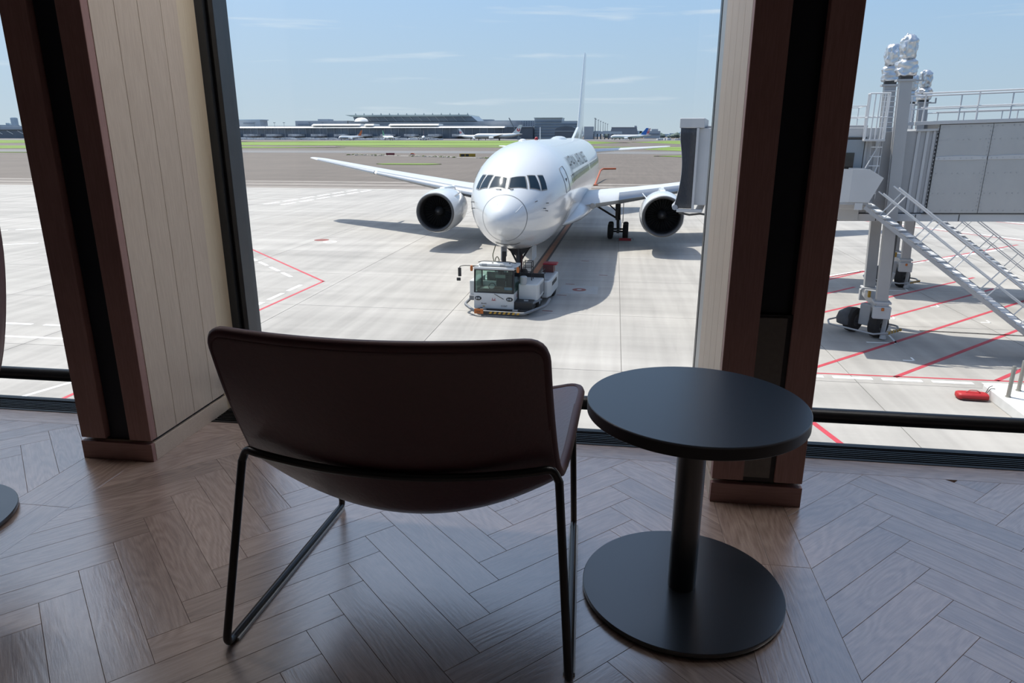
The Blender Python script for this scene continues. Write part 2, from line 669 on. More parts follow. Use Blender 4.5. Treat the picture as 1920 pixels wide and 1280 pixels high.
def column(x0, insert, label):
    """oak-clad window pier: recessed dark slot in front, boards on both sides, plinth below"""
    x1 = x0 + 0.273
    r = empty('column', ((x0 + x1) / 2, 2.3, 0), 0, label, 'column', 'oak clad window columns')
    ox = (x0 + x1) / 2

    def P(mb, name, m, bevel=0.0, **k):
        return mb.build(name, m, r, bevel=bevel, xf=lambda p: Vector((p.x - ox, p.y - 2.3, p.z)), **k)
    H = 2.75
    P(MB().span(x0 + 0.012, x1 - 0.012, YC0 + 0.034, YC1, 0.0, H), 'core', M_recess)
    P(MB().span(x0 + 0.10, x1 - 0.10, YC0 + 0.022, YC0 + 0.034, 0.07, H), 'slot_back', M_recess)

    def vboard(name, X0, X1, Y0, Y1, Z0, Z1, bev=0.0015, m=M_oakwall):
        # boards stand upright: build lying along X, turn up so the grain runs vertically
        mb = MB().box((0, 0, 0), (Z1 - Z0, Y1 - Y0, X1 - X0))
        o = mb.build(name, m, r, bevel=bev)
        o.location = ((X0 + X1) / 2 - ox, (Y0 + Y1) / 2 - 2.3, (Z0 + Z1) / 2)
        o.rotation_euler = (0, -pi / 2, 0)
        return o
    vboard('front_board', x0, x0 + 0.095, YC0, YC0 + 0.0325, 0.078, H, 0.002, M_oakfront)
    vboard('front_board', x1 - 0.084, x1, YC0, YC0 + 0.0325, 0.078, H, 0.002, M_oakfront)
    ys = [YC0 + 0.034, 2.195, 2.313, 2.440, YC1]
    for X0, X1 in ((x0, x0 + 0.014), (x1 - 0.014, x1)):
        for a, b in zip(ys[:-1], ys[1:]):
            vboard('side_board', X0, X1, a + 0.0008, b - 0.0008, 0.078, H, 0.001)
    # deep reveal boards between cladding and window frame
    vboard('reveal_board', x0 + 0.004, x0 + 0.06, YC1 + 0.004, 2.60, -0.04, H, 0.0015, M_oakwall)
    vboard('reveal_core', x0 + 0.03, x1 - 0.03, YC1 + 0.004, 2.668, -0.04, H)
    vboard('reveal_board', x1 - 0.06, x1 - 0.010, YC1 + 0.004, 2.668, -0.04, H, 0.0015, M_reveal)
    P(MB().span(x0 - 0.002, x1 + 0.002, YC0 + 0.014, YC1, 0.0, 0.066), 'plinth', M_oakwall, bevel=0.001)
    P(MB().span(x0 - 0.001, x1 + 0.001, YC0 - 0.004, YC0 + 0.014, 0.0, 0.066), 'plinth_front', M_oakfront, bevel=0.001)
    if insert:
        P(MB().span(x0 + 0.084, x0 + 0.190, YC0 + 0.010, YC0 + 0.022, 0.072, 0.615), 'insert_frame', M_black, bevel=0.001)
        P(MB().span(x0 + 0.092, x0 + 0.174, YC0 + 0.004, YC0 + 0.012, 0.090, 0.607), 'insert_panel', M_insert, bevel=0.001)
    return r


column(XL, False, 'oak clad column left of the chair with dark vertical slot and no lower panel')
column(XL + BAY + 0.004, True, 'oak clad column behind the round table, its dark slot holding a low grey panel')

# ------------------------------------------------------------------ windows, grilles, rails
BAYS = [(-3.80, -1.86, 'left'), (-1.587, 0.344, 'centre'), (0.617, 2.50, 'right')]
for wi, (xa, xb, side) in enumerate(BAYS):
    w = empty('window_%d' % (wi + 1), ((xa + xb) / 2, 2.70, 0), 0, kind='structure')
    ox = (xa + xb) / 2
    xf = lambda p: Vector((p.x - ox, p.y - 2.70, p.z))
    MB().span(xa, xb, 2.535, 2.556, -0.045, 0.002).span(xa, xb, 2.55, 2.78, -0.32, -0.115).build('sill', M_black, w, bevel=0.002, xf=xf)
    MB().span(xa, xb, 2.56, 2.78, 2.68, 2.75).build('head', M_black, w, bevel=0.002, xf=xf)
    X = xa - 0.008                 # the profile shows on the left of each pane; on the right the glass runs up to the reveal
    MB().span(X - 0.03, X + 0.030, 2.6685, 2.78, -0.115, 2.70).build('jamb', M_frame, w, bevel=0.002, xf=xf)
    MB().span(X + 0.030, X + 0.048, 2.69, 2.78, -0.115, 2.70).build('gasket', M_black, w, xf=xf)
    MB().span(X + 0.048, X + 0.068, 2.675, 2.78, -0.115, 2.70).build('glazing_bead', M_frame, w, bevel=0.002, xf=xf)
    MB().span(xb + 0.008, xb + 0.030, 2.602, 2.735, -0.115, 2.70).build('jamb', M_alujamb, w, bevel=0.001, xf=xf)
    MB().span(xb + 0.006, xb + 0.030, 2.735, 2.78, -0.115, 2.70).build('gasket', M_black, w, xf=xf)
    MB().span(xa + 0.05, xb + 0.008, 2.738, 2.750, -0.115, 2.69).build('glass_pane', M_glass, w, xf=xf)

    g = empty('floor_grille', (ox, 2.47, -0.02), 0, {'left': 'black slatted floor grille under the left window', 'centre': 'black slatted floor grille under the middle window, between both columns', 'right': 'black slatted floor grille under the right window'}[side], 'grille', 'floor grilles along the glass')
    gx = lambda p: Vector((p.x - ox, p.y - 2.47, p.z + 0.02))
    MB().span(xa, xb, 2.409, 2.417, -0.04, 0.002).span(xa, xb, 2.526, 2.534, -0.04, 0.002).build('grille_frame', M_black, g, xf=gx)
    MB().span(xa, xb, 2.417, 2.526, -0.044, -0.036).build('grille_tray', M_recess, g, xf=gx)
    for i in range(7):
        y = 2.4245 + i * 0.0157
        MB().span(xa, xb, y, y + 0.0062, -0.03, -0.001).build('slat', M_black, g, xf=gx)

    rl = empty('guard_rail', (ox, 2.60, 0), 0, {'left': 'black guard rail low across the left window', 'centre': 'black guard rail low across the middle window behind chair and table', 'right': 'black guard rail low across the right window'}[side], 'rail', 'low guard rails at the windows')
    rx = lambda p: Vector((p.x - ox, p.y - 2.60, p.z))
    MB().tube([(xa + 0.012, 2.60, 0.093), (xb - 0.012, 2.60, 0.093)], 0.028, 16).build('rail_tube', M_black, rl, smooth=40, xf=rx)
    for X in (xa + 0.022, xb - 0.022):
        MB().span(X - 0.014, X + 0.014, 2.588, 2.612, -0.115, 0.112).build('post', M_black, rl, bevel=0.003, xf=rx)

# ------------------------------------------------------------------ fill lights added on the unseen ceiling to brighten the lounge
M_diff = mat('fill light diffuser', (0.8, 0.8, 0.8), 0.5, emit=((1.0, 0.97, 0.92), 6.0))
for i, (xc, yc) in enumerate(((-2.72, 2.36), (-0.62, 2.36), (1.58, 2.36))):
    lp = empty('fill_light', (xc, yc, 2.75), 0, 'slim added fill light above the ' + ('left', 'middle', 'right')[i] + ' window', 'lamp', 'added fill lights along the windows')
    MB().span(-.82, .82, -.085, .085, -.012, 0).build('light_frame', M_black, lp, bevel=.002)
    MB().span(-.80, .80, -.065, .065, -.014, -.010).build('diffuser', M_diff, lp)
    ld = bpy.data.lights.new('lamp', 'AREA')
    ld.shape = 'RECTANGLE'
    ld.size, ld.size_y = 1.6, 0.13
    ld.energy = 9.5
    ld.color = (0.98, 0.98, 1.0)
    lo = bpy.data.objects.new('lamp', ld)
    COL.objects.link(lo)
    lo.parent = lp
    lo.location = (0, 0, -.016)

# ================================================================== furniture
M_leather = mat('burgundy leather', (0.080, 0.018, 0.026), 0.36, spec=0.5, ior=1.9, var=0.12, scale=90, bump=0.12)
M_stitch = mat('seam edge', (0.085, 0.030, 0.034), 0.5)
M_rod = mat('black steel rod', (0.012, 0.012, 0.013), 0.30, spec=0.6)
M_glide = mat('clear glide', (0.62, 0.62, 0.60), 0.15, spec=0.6)
M_top = mat('black blue table top', (0.012, 0.025, 0.046), 0.36, spec=0.5, ior=1.8, var=0.06, scale=120)
M_edge = mat('black table edge', (0.010, 0.010, 0.012), 0.42)
M_base = mat('black steel plate', (0.012, 0.015, 0.020), 0.28, spec=0.55, ior=1.9, var=0.06, scale=60)


def hermite(tab, v):
    """smooth curve through points spaced evenly in v"""
    n = len(tab) - 1
    f = min(max(v, 0.0), 1.0) * n
    i = min(int(f), n - 1)
    t = f - i
    out = []
    for k in range(len(tab[0])):
        p = [tab[max(i - 1, 0)][k], tab[i][k], tab[i + 1][k], tab[min(i + 2, n)][k]]
        m1, m2 = (p[2] - p[0]) / 2, (p[3] - p[1]) / 2
        out.append((2 * t ** 3 - 3 * t ** 2 + 1) * p[1] + (t ** 3 - 2 * t ** 2 + t) * m1 + (-2 * t ** 3 + 3 * t ** 2) * p[2] + (t ** 3 - t ** 2) * m2)
    return out


def shell_surface(mid, side, wid, pw=2.0):
    """mid / side: (y, z) profile in the middle and along the edge; wid: half width"""
    def S(u, v):
        a = abs(u)
        # rounded corners: the strip shortens towards the edge
        e = max(0.0, (a - 0.89) / 0.11)
        cut = 0.050 * (1 - sqrt(max(0.0, 1 - e * e)))
        vv = cut + (1 - 2 * cut) * v
        m, s, w = hermite(mid, vv), hermite(side, vv), hermite(wid, vv)[0]
        k = a ** pw
        return Vector((u * w, m[0] + (s[0] - m[0]) * k, m[1] + (s[1] - m[1]) * k))
    return S


def build_shell(parent, S, thick, m, nu=40, nv=48, trim=True):
    mb = MB()
    us = [sin(pi / 2 * (-1 + 2 * i / nu)) for i in range(nu + 1)]      # closer together towards the rounded corners
    vs = []
    for j in range(nv + 1):
        for u in us:
            vs.append(S(u, j / nv))
    fs = [(j * (nu + 1) + i, j * (nu + 1) + i + 1, (j + 1) * (nu + 1) + i + 1, (j + 1) * (nu + 1) + i) for j in range(nv) for i in range(nu)]
    mb.add(vs, fs)
    o = mb.build('shell', m, parent, smooth=60)
    sd = o.modifiers.new('thickness', 'SOLIDIFY')
    sd.thickness = thick
    sd.offset = 0
    ss = o.modifiers.new('soft', 'SUBSURF')
    ss.levels = 1
    ss.render_levels = 1
    if trim:
        edge = [S(u, 0.0) for u in us] + [S(1.0, j / nv) for j in range(1, nv + 1)] + [S(u, 1.0) for u in reversed(us[:-1])] + [S(-1.0, j / nv) for j in range(nv - 1, 0, -1)]
        MB().tube(edge, thick * 0.54, 8, closed=True).build('edge_seam', M_stitch, parent, smooth=60)
    return o


# ------------------------------------------------------------------ lounge chair (origin on the floor under its middle)
chair = empty('lounge_chair', (-0.44, 1.52, 0), 0, 'wide burgundy leather lounge chair on a black sled frame, seen from behind', 'chair')
mid = [(-0.345, 0.745), (-0.300, 0.605), (-0.253, 0.470), (-0.213, 0.375), (-0.172, 0.312), (-0.110, 0.280), (-0.010, 0.276), (0.150, 0.312), (0.330, 0.392)]
side = [(-0.305, 0.752), (-0.268, 0.640), (-0.222, 0.535), (-0.184, 0.462), (-0.158, 0.422), (-0.118, 0.404), (-0.020, 0.408), (0.155, 0.424), (0.330, 0.442)]
wid = [(0.331,), (0.334,), (0.338,), (0.342,), (0.347,), (0.352,), (0.359,), (0.366,), (0.374,)]
S_ = shell_surface(mid, side, wid)
build_shell(chair, lambda u, v: S_(u, v) + Vector((-0.006 * (1 - v), 0, 0)), 0.022, M_leather)
R_ = 0.0092
fy, ry = 0.318, -0.318
for sx in (-1, 1):
    xr, xf_ = sx * 0.388, sx * 0.362
    MB().tube(fillet([(sx * 0.352, -0.222, 0.430), (xr, ry, R_), (xf_, fy, R_)], 0.028, 6)[:-1], R_, 10, cap=True).build('leg', M_rod, chair, smooth=50)
    MB().tube([(xr * 0.999, ry + 0.026, R_), (xf_, fy - 0.02, R_)], R_, 10).build('runner', M_rod, chair, smooth=50)
    MB().tube(fillet([(xf_, fy - 0.03, R_), (xf_, fy, R_), (sx * 0.352, 0.268, 0.418)], 0.022, 6), R_, 10).build('leg', M_rod, chair, smooth=50)
    d = (xf_ - xr) / (fy - ry)
    y0, y1 = ry + 0.03, fy - 0.012
    MB().bar((xr + d * (y0 - ry), y0, 0.004), (xr + d * (y1 - ry), y1, 0.004), 0.026, 0.008).build('glide', M_glide, chair, bevel=0.001)
bar = [(-0.352, -0.222, 0.428), (-0.338, -0.224, 0.458)]
for i in range(13):
    u = -0.9 + 1.8 * i / 12
    k = u * u
    bar.append((u * 0.345, -0.262 + 0.030 * k, 0.436 + 0.026 * k))
bar += [(0.338, -0.224, 0.458), (0.352, -0.222, 0.428)]
MB().tube(fillet(bar, 0.02, 3), R_, 10).build('crossbar', M_rod, chair, smooth=50)
MB().tube(fillet([(-0.345, 0.262, 0.416), (-0.2, 0.255, 0.372), (0.2, 0.255, 0.372), (0.345, 0.262, 0.416)], 0.08, 5), R_, 10).build('front_crossbar', M_rod, chair, smooth=50)


# ------------------------------------------------------------------ round tables
def side_table(loc, label):
    t = empty('side_table', loc, 0, label, 'table', 'round black pedestal tables')
    n = 96
    MB().lathe([(0, 0.490), (0.253, 0.490), (0.2545, 0.4915), (0.2545, 0.5155), (0, 0.5155)], n).build('table_edge', M_edge, t, smooth=30)
    MB().lathe([(0, 0.5155), (0.2545, 0.5155), (0.2545, 0.5185), (0.253, 0.52), (0, 0.52)], n).build('table_top', M_top, t, smooth=30)
    MB().lathe([(0, 0.018), (0.0345, 0.018), (0.0345, 0.490), (0, 0.490)], 40).build('pedestal', M_base, t, smooth=30)
    MB().lathe([(0, 0.478), (0.09, 0.478), (0.09, 0.49), (0, 0.49)], 40).build('mounting_plate', M_edge, t, smooth=30)
    MB().lathe([(0, 0.006), (0.250, 0.006), (0.251, 0.008), (0.251, 0.0165), (0.2495, 0.018), (0, 0.018)], n).build('base_plate', M_base, t, smooth=30)
    MB().lathe([(0, 0.0), (0.22, 0.0), (0.22, 0.006), (0, 0.006)], 64).build('base_pad', M_edge, t, smooth=30)
    return t


side_table((0.212, 1.567, 0), 'round black pedestal table standing right of the burgundy chair')
side_table((-2.010, 1.545, 0), 'round black table at the left edge, only the rim of its base plate in view')

# ------------------------------------------------------------------ tall chair that just enters the frame on the left
tall = empty('high_back_chair', (-1.442, 1.12, 0), radians(98), 'tall dark chair back cut off by the left edge of the photo', 'chair')
mid2 = [(-0.16, 1.112), (-0.15, 0.98), (-0.13, 0.82), (-0.10, 0.64), (-0.05, 0.49), (0.02, 0.44), (0.14, 0.435), (0.27, 0.44), (0.37, 0.445)]
side2 = [(-0.06, 1.085), (-0.05, 0.96), (-0.04, 0.83), (-0.02, 0.68), (0.01, 0.56), (0.06, 0.50), (0.15, 0.49), (0.27, 0.475), (0.36, 0.46)]
wid2 = [(0.300,), (0.315,), (0.318,), (0.305,), (0.29,), (0.285,), (0.29,), (0.295,), (0.29,)]
build_shell(tall, shell_surface(mid2, side2, wid2), 0.03, M_leather, 20, 30)
MB().lathe([(0, 0.0), (0.18, 0.0), (0.185, 0.006), (0.175, 0.014), (0.05, 0.022), (0.03, 0.06), (0.028, 0.41), (0.11, 0.425), (0, 0.425)], 48, Matrix.Translation((0, 0.24, 0))).build('pedestal', M_base, tall, smooth=40)

# ================================================================== the apron
ALB = 0.52

def concrete_mat(name, base, var, streak, tone):
    base = tuple(c * ALB for c in base)
    m = bpy.data.materials.new(name)
    m.use_nodes = True
    n, l = m.node_tree.nodes, m.node_tree.links
    b = n['Principled BSDF']
    b.inputs['Roughness'].default_value = 0.75
    b.inputs['Specular IOR Level'].default_value = 0.3
    geo = n.new('ShaderNodeNewGeometry')
    oi = n.new('ShaderNodeObjectInfo')
    cols = []
    for sc, st, de in ((0.05, (1, 1, 1), 4), (0.55, (0.10, 1.0, 1.0), 4), (1.6, (1.0, 0.05, 1.0), 3), (9.0, (1, 1, 1), 5)):
        mp = n.new('ShaderNodeMapping')
        mp.inputs['Scale'].default_value = st
        mp.inputs['Rotation'].default_value = (0, 0, radians(random.uniform(-6, 6)))
        t = n.new('ShaderNodeTexNoise')
        t.inputs['Scale'].default_value = sc
        t.inputs['Detail'].default_value = de
        t.inputs['Roughness'].default_value = 0.6
        l.new(geo.outputs['Position'], mp.inputs[0])
        l.new(mp.outputs[0], t.inputs['Vector'])
        cols.append(t)
    acc = None
    for t, wgt in zip(cols, (var, streak, streak * 0.8, var * 0.45)):
        a = n.new('ShaderNodeMath')
        a.operation = 'MULTIPLY_ADD'
        a.inputs[1].default_value = 2.0 * wgt
        l.new(t.outputs[0], a.inputs[0])
        if acc is None:
            a.inputs[2].default_value = 1.0 - (2 * var * 0.45 + var + streak * 1.8) / 2 - var * 0.2
        else:
            l.new(acc.outputs[0], a.inputs[2])
        acc = a
    if tone:
        mr = n.new('ShaderNodeMath')
        mr.operation = 'MULTIPLY_ADD'
        mr.inputs[1].default_value = tone
        l.new(oi.outputs['Random'], mr.inputs[0])
        l.new(acc.outputs[0], mr.inputs[2])
        acc = mr
    hs = n.new('ShaderNodeHueSaturation')
    hs.inputs['Color'].default_value = (*base, 1)
    l.new(acc.outputs[0], hs.inputs['Value'])
    l.new(hs.outputs[0], b.inputs['Base Color'])
    return m


M_conc = concrete_mat('apron concrete', (0.405, 0.380, 0.350), 0.18, 0.55, 0.07)
M_joint = mat('joint filler', (0.30, 0.28, 0.26), 0.9)
M_asph = concrete_mat('taxiway asphalt', (0.158, 0.130, 0.108), 0.34, 0.45, 0.0)
M_asph2 = concrete_mat('far runway asphalt', (0.27, 0.262, 0.258), 0.10, 0.10, 0.0)
M_tan = concrete_mat('worn shoulder', (0.30, 0.262, 0.228), 0.15, 0.40, 0.0)
M_grass = mat('airfield grass', (0.27, 0.41, 0.06), 0.9, var=0.35, scale=0.10, coord='Object', stretch=(0.3, 1, 1), detail=6)
M_red = mat('red line paint', (0.80, 0.075, 0.11), 0.7, var=0.15, scale=2)
M_white = mat('white line paint', (1.55, 1.55, 1.52), 0.7, var=0.06, scale=2)
M_orange = mat('orange line paint', (0.50, 0.19, 0.09), 0.7, var=0.2, scale=1.5)
M_tar = mat('dark line edge', (0.085, 0.075, 0.07), 0.8, var=0.2, scale=2)
M_rust = mat('faded red mark', (0.42, 0.14, 0.12), 0.8, var=0.2, scale=4)
M_patch = mat('pale patch', (0.66, 0.65, 0.63), 0.8, var=0.06, scale=2)

ground = tag(MB().span(-6000, 6000, 100, 9000, GZ - 2.0, GZ - 0.02).span(-6000, 6000, 2.84, 100, GZ - 2.0, GZ - 0.03).build('airfield_ground', M_asph), kind='structure')
apron = tag(MB().span(-240, 160, 2.84, 100, GZ - 0.03, GZ - 0.014).build('apron', M_joint), kind='structure')
slab_me = MB().box((0, 0, -0.006), (7.475, 7.475, 0.012)).mesh('concrete_slab', M_conc)
for i in range(-10, 8):
    for j in range(-2, 10):
        o = bpy.data.objects.new('concrete_slab', slab_me)
        COL.objects.link(o)
        o.parent = apron
        o.location = (0.5 + 7.5 * (i + 0.5), 22.3 + 7.5 * (j + 0.5), GZ - random.uniform(0.0, 0.002))
far_slab = MB()
for x0, x1 in ((-240, -74.55), (60.55, 160)):
    far_slab.span(x0, x1, 7.3, 97.2, GZ - 0.012, GZ)
far_slab.span(-240, 160, 2.84, 7.27, GZ - 0.012, GZ).span(-240, 160, 97.33, 100, GZ - 0.012, GZ)
tag(far_slab.build('outer_concrete', M_conc, apron), kind='stuff')

Z0, Z1 = GZ - 0.003, GZ + 0.004


def line(name, pts, w, m, z1=Z1):
    mb = MB()
    for a, b in zip(pts[:-1], pts[1:]):
        a, b = Vector((*a, 0)), Vector((*b, 0))
        d = (b - a).normalized() * (w / 2)
        s = Vector((-d.y, d.x, 0))
        q = [a - d * 0.9 - s, b + d * 0.9 - s, b + d * 0.9 + s, a - d * 0.9 + s]
        mb.prism([(p.x, p.y) for p in q], Z0, z1)
    return mb.build(name, m, apron)


def dashes(pts, off, w, ln, gap, m=M_white, name='white_dash'):
    for a, b in zip(pts[:-1], pts[1:]):
        a, b = Vector((*a, 0)), Vector((*b, 0))
        d = (b - a)
        L = d.length
        d.normalize()
        s = Vector((-d.y, d.x, 0)) * off
        k = gap * 0.5
        while k + ln < L:
            p, q = a + d * k + s, a + d * (k + ln) + s
            line(name, [(p.x, p.y), (q.x, q.y)], w, m)
            k += ln + gap


# chevron of the neighbouring stand, left
line('red_line', [(-44.0, 65.0), (-15.4, 35.1), (-15.75, 27.4), (-16.2, 17.0)], 0.15, M_red)
dashes([(-44.4, 63.6), (-16.3, 34.6)], 0.0, 0.20, 1.35, 0.8)
dashes([(-16.15, 34.3), (-16.5, 17.0)], -0.05, 0.22, 1.25, 0.75)
# far left window
line('white_line', [(-30, 23.15), (-19.5, 23.15)], 0.17, M_white)
dashes([(-26.0, 24.9), (-18.4, 24.9)], 0, 0.2, 1.6, 0.75)
line('white_line', [(-17.9, 16.4), (-16.4, 20.3)], 0.15, M_white)
dashes([(-52.0, 50.0), (-40.0, 58.0)], 0, 0.25, 2.0, 0.8)
dashes([(-47.0, 42.3), (-34.0, 49.7)], 0, 0.22, 2.4, 0.8)
dashes([(-39.0, 75.0), (-36.0, 99.0)], 0.6, 0.45, 2.4, 1.5)
dashes([(-39.0, 75.0), (-36.0, 99.0)], -1.6, 0.45, 2.4, 1.5)
# red hatching under the bridges, right
for a, b in (((5.6, 22.3), (20.0, 35.8)), ((9.43, 23.06), (31.0, 43.6)), ((9.2, 31.5), (20.0, 41.2)), ((12.2, 31.4), (19.6, 38.2)), ((9.6, 34.7), (12.6, 37.6)), ((12.54, 23.15), (16.6, 26.9)), ((11.9, 40.1), (29.0, 54.6)), ((11.0, 38.6), (15.7, 43.4)), ((22.0, 70.0), (36.0, 48.0)), ((28.0, 80.0), (42.0, 58.0))):
    line('red_line', [a, b], 0.15, M_red)
line('red_line', [(6.0, 23.05), (22.0, 23.2)], 0.10, M_red)
dashes([(5.7, 22.74), (21.0, 22.74)], 0, 0.20, 1.04, 0.48)
line('red_line', [(4.6, 23.05), (6.3, 16.4)], 0.17, M_red)
dashes([(22.4, 70.0), (36.4, 48.0)], 0.45, 0.25, 3.2, 0.6)
dashes([(28.4, 80.0), (42.4, 58.0)], 0.45, 0.25, 3.2, 0.6)
dashes([(12.3, 40.1), (29.4, 53.8)], 0.4, 0.25, 2.6, 0.6)
# brackets where the bridge wheels park
for (x, y) in ((10.92, 27.12), (15.05, 37.05)):
    line('white_line', [(x - 1.05, y), (x, y), (x + 0.12, y + 1.1)], 0.08, M_white)
for (x, y) in ((10.72, 24.95), (15.1, 33.6), (12.25, 31.0), (16.0, 30.9)):
    line('white_line', [(x - 0.35, y), (x, y), (x + 0.03, y + 0.35)], 0.06, M_white)
# stand centre line under the aircraft
line('dark_line_edge', [(-4.36, 36.4), (-3.62, 72.0), (-3.1, 99.5)], 0.62, M_tar, GZ + 0.002)
line('orange_line', [(-4.36, 36.4), (-3.62, 72.0), (-3.1, 99.5)], 0.33, M_orange)
# round marks
for (x, y, w_, h_) in ((-1.55, 34.95, 0.95, 0.95),):
    MB().span(x - w_, x + w_, y - h_, y + h_, Z0, GZ + 0.002).build('pale_patch', M_patch, apron)
MB().lathe([(0.36, Z0), (0.36, Z1), (0, Z1), (0, Z0)], 28, Matrix.Translation((-1.55, 34.95, 0))).build('round_mark', M_rust, apron)
MB().lathe([(0.13, Z0), (0.13, Z1 + 0.002), (0, Z1 + 0.002), (0, Z0)], 20, Matrix.Translation((-1.55, 34.95, 0))).build('mark_centre', M_patch, apron)
MB().lathe([(0.55, Z0), (0.55, Z1), (0, Z1), (0, Z0)], 24, Matrix.Translation((-21.7, 49.75, 0))).build('round_mark', M_rust, apron)
MB().lathe([(0.50, Z0), (0.50, Z1), (0.30, Z1), (0.30, Z0)], 24, Matrix.Translation((-20.7, 48.9, 0))).build('ring_mark', M_white, apron)
for (x, y) in ((-2.1, 36.3), (-2.35, 33.6), (-2.75, 30.3), (-1.6, 43.5), (-0.4, 39.0)):
    line('small_mark', [(x - 0.2, y), (x + 0.2, y - 0.05)], 0.09, M_rust)
# drain channel beyond the bridge
for i in range(26):
    line('drain_grate', [(12.6 + i * 0.42, 29.15 - i * 0.028), (12.9 + i * 0.42, 29.13 - i * 0.028)], 0.16, M_tar)

# ------------------------------------------------------------------ airfield beyond the apron
shoulder = MB()
for y0, y1 in ((100.0, 104.0), (105.5, 110.5), (112.5, 116.0)):
    shoulder.span(-400, 300, y0, y1, GZ - 0.06, GZ - 0.005)
tag(shoulder.build('worn_shoulder', M_tan), kind='structure')
tag(MB().span(-900, 900, 300, 345, GZ - 0.06, GZ + 0.01).span(-3000, 3000, 1020, 1290, GZ - 0.06, GZ + 0.03).build('far_taxiway', M_asph2), kind='structure')


def grass(x0, x1, y0, y1, name='grass_strip', skew=0.0):
    rnd = random.Random(int(x0 * 7 + y0))
    n = 26
    top, bot = [], []
    for i in range(n + 1):
        t = i / n
        x = x0 + (x1 - x0) * t
        e = min(1.0, 6 * min(t, 1 - t))
        bot.append((x, y0 + skew * x + (y1 - y0) * (0.5 - 0.5 * e) + rnd.uniform(0, 0.04) * (y1 - y0)))
        top.append((x, y1 + skew * x - (y1 - y0) * (0.5 - 0.5 * e) - rnd.uniform(0, 0.04) * (y1 - y0)))
    return tag(MB().prism(bot + top[::-1], GZ - 0.05, GZ + 0.12).build(name, M_grass), kind='stuff')


grass(-1700, -405, 580, 950)
grass(-400, 14, 500, 940)
grass(-900, -165, 372, 470)
grass(-186, 20, 442, 482)
grass(-900, -215, 280, 298)
grass(16, 330, 570, 960)
grass(8, 170, 350, 470)
grass(14, 120, 250, 286)
grass(-64, -46, 183, 190)

# verge of rubble and scrub with marker boards
M_rub = mat('rubble', (0.50, 0.46, 0.41), 0.9, var=0.25, scale=3)
M_scrub = mat('scrub', (0.14, 0.17, 0.045), 0.9, var=0.4, scale=1.2)
M_signr = mat('dark red board', (0.22, 0.035, 0.045), 0.6, var=0.1, scale=3)
M_signy = mat('yellow board', (0.52, 0.33, 0.015), 0.6, var=0.1, scale=3)
M_signk = mat('black print', (0.02, 0.02, 0.02), 0.6)
rb, sb = MB(), MB()
rnd = random.Random(5)
for i in range(420):
    t = rnd.random()
    x = -104 + 66 * t
    y = 274 - 36 * t + rnd.gauss(0, 2.2)
    s = rnd.uniform(0.15, 0.5)
    if abs(x + 84.6) < 3.2 or abs(x + 51.4) < 4.2 or abs(x + 77.9) < 2.5:
        continue
    (rb if rnd.random() < 0.62 else sb).lathe([(0, -s * 0.3), (s, 0), (s * 0.7, s * 0.55), (0, s * 0.8)], 5, Matrix.Translation((x, y, GZ)) @ Matrix.Rotation(rnd.random() * 6, 4, 'Z') @ Matrix.Scale(rnd.uniform(1, 3.2), 4, (1, 0, 0)))
rb.prism([(-106, 272), (-38, 235), (-37, 239), (-104, 278)], GZ - 0.03, GZ + 0.03)
tag(rb.build('rubble_verge', M_rub), kind='stuff')
tag(sb.build('scrub', M_scrub), kind='stuff')


def board(loc, w, h, m, rz, label, txt):
    r = empty('taxiway_sign', loc, rz, label, 'sign')
    MB().span(-w / 2, w / 2, -0.15, 0.15, 0.22, h).build('sign_panel', m, r, bevel=0.03)
    for x in (-w * 0.35, w * 0.35):
        MB().cyl((x, 0, 0), (x, 0, 0.3), 0.06, n=8).build('leg', M_signk, r)
    if txt:
        MB().span(-w * 0.42, -w * 0.18, -0.165, -0.15, 0.35, h - 0.15).span(-w * 0.12, w * 0.08, -0.165, -0.15, 0.35, h - 0.15).build('dark_field', M_signk, r)
    return r


board((-84.6, 263.0, GZ), 3.2, 1.0, M_signr, 0.3, 'dark red marker board in the rubble verge beyond the apron', False)
board((-51.4, 247.0, GZ), 5.6, 1.25, M_signy, 0.3, 'yellow and black marker board in the rubble verge beyond the apron', True)
oc = empty('orange_marker', (-77.9, 270.0, GZ), 0, 'small orange marker between the red and yellow boards', 'marker')
M_or = mat('safety orange', (0.72, 0.16, 0.045), 0.5, var=0.05, scale=4)
MB().prism([(-1.1, 0.0), (1.1, 0.0), (0.4, 0.8), (-0.5, 0.8)], -0.5, 0.5, Matrix.Rotation(pi / 2, 4, 'X')).build('marker_body', M_or, oc, bevel=0.05)
MB().span(-0.9, 0.9, -0.55, -0.5, 0.18, 0.34).build('reflective_band', M_white, oc)

# ================================================================== the airliner (local frame: y runs aft from the nose, z up from the apron)
M_acw = mat('white aircraft paint', (1.12, 1.14, 1.16), 0.22, spec=0.5, coat=0.6, var=0.015, scale=0.6)
M_acg = mat('light grey wing paint', (0.98, 1.01, 1.04), 0.35, var=0.05, scale=0.8)
M_alu = mat('bare aluminium edge', (0.72, 0.73, 0.74), 0.28, metal=0.75, var=0.05, scale=2)
M_lip = mat('dull intake lip', (0.15, 0.15, 0.155), 0.5, metal=0.15, var=0.1, scale=3)
M_duct = mat('intake duct', (0.028, 0.027, 0.028), 0.55, var=0.1, scale=3)
M_fan = mat('fan blades', (0.030, 0.030, 0.034), 0.35, metal=0.5)
M_spin = mat('fan spinner', (0.06, 0.06, 0.065), 0.4)
M_cock = mat('cockpit glass', (0.02, 0.045, 0.07), 0.08, spec=0.25)
M_wfrm = mat('window surround', (0.34, 0.33, 0.31), 0.4)
M_line = mat('panel line', (0.36, 0.37, 0.38), 0.5)
M_letter = mat('dark grey lettering', (0.085, 0.085, 0.09), 0.45)
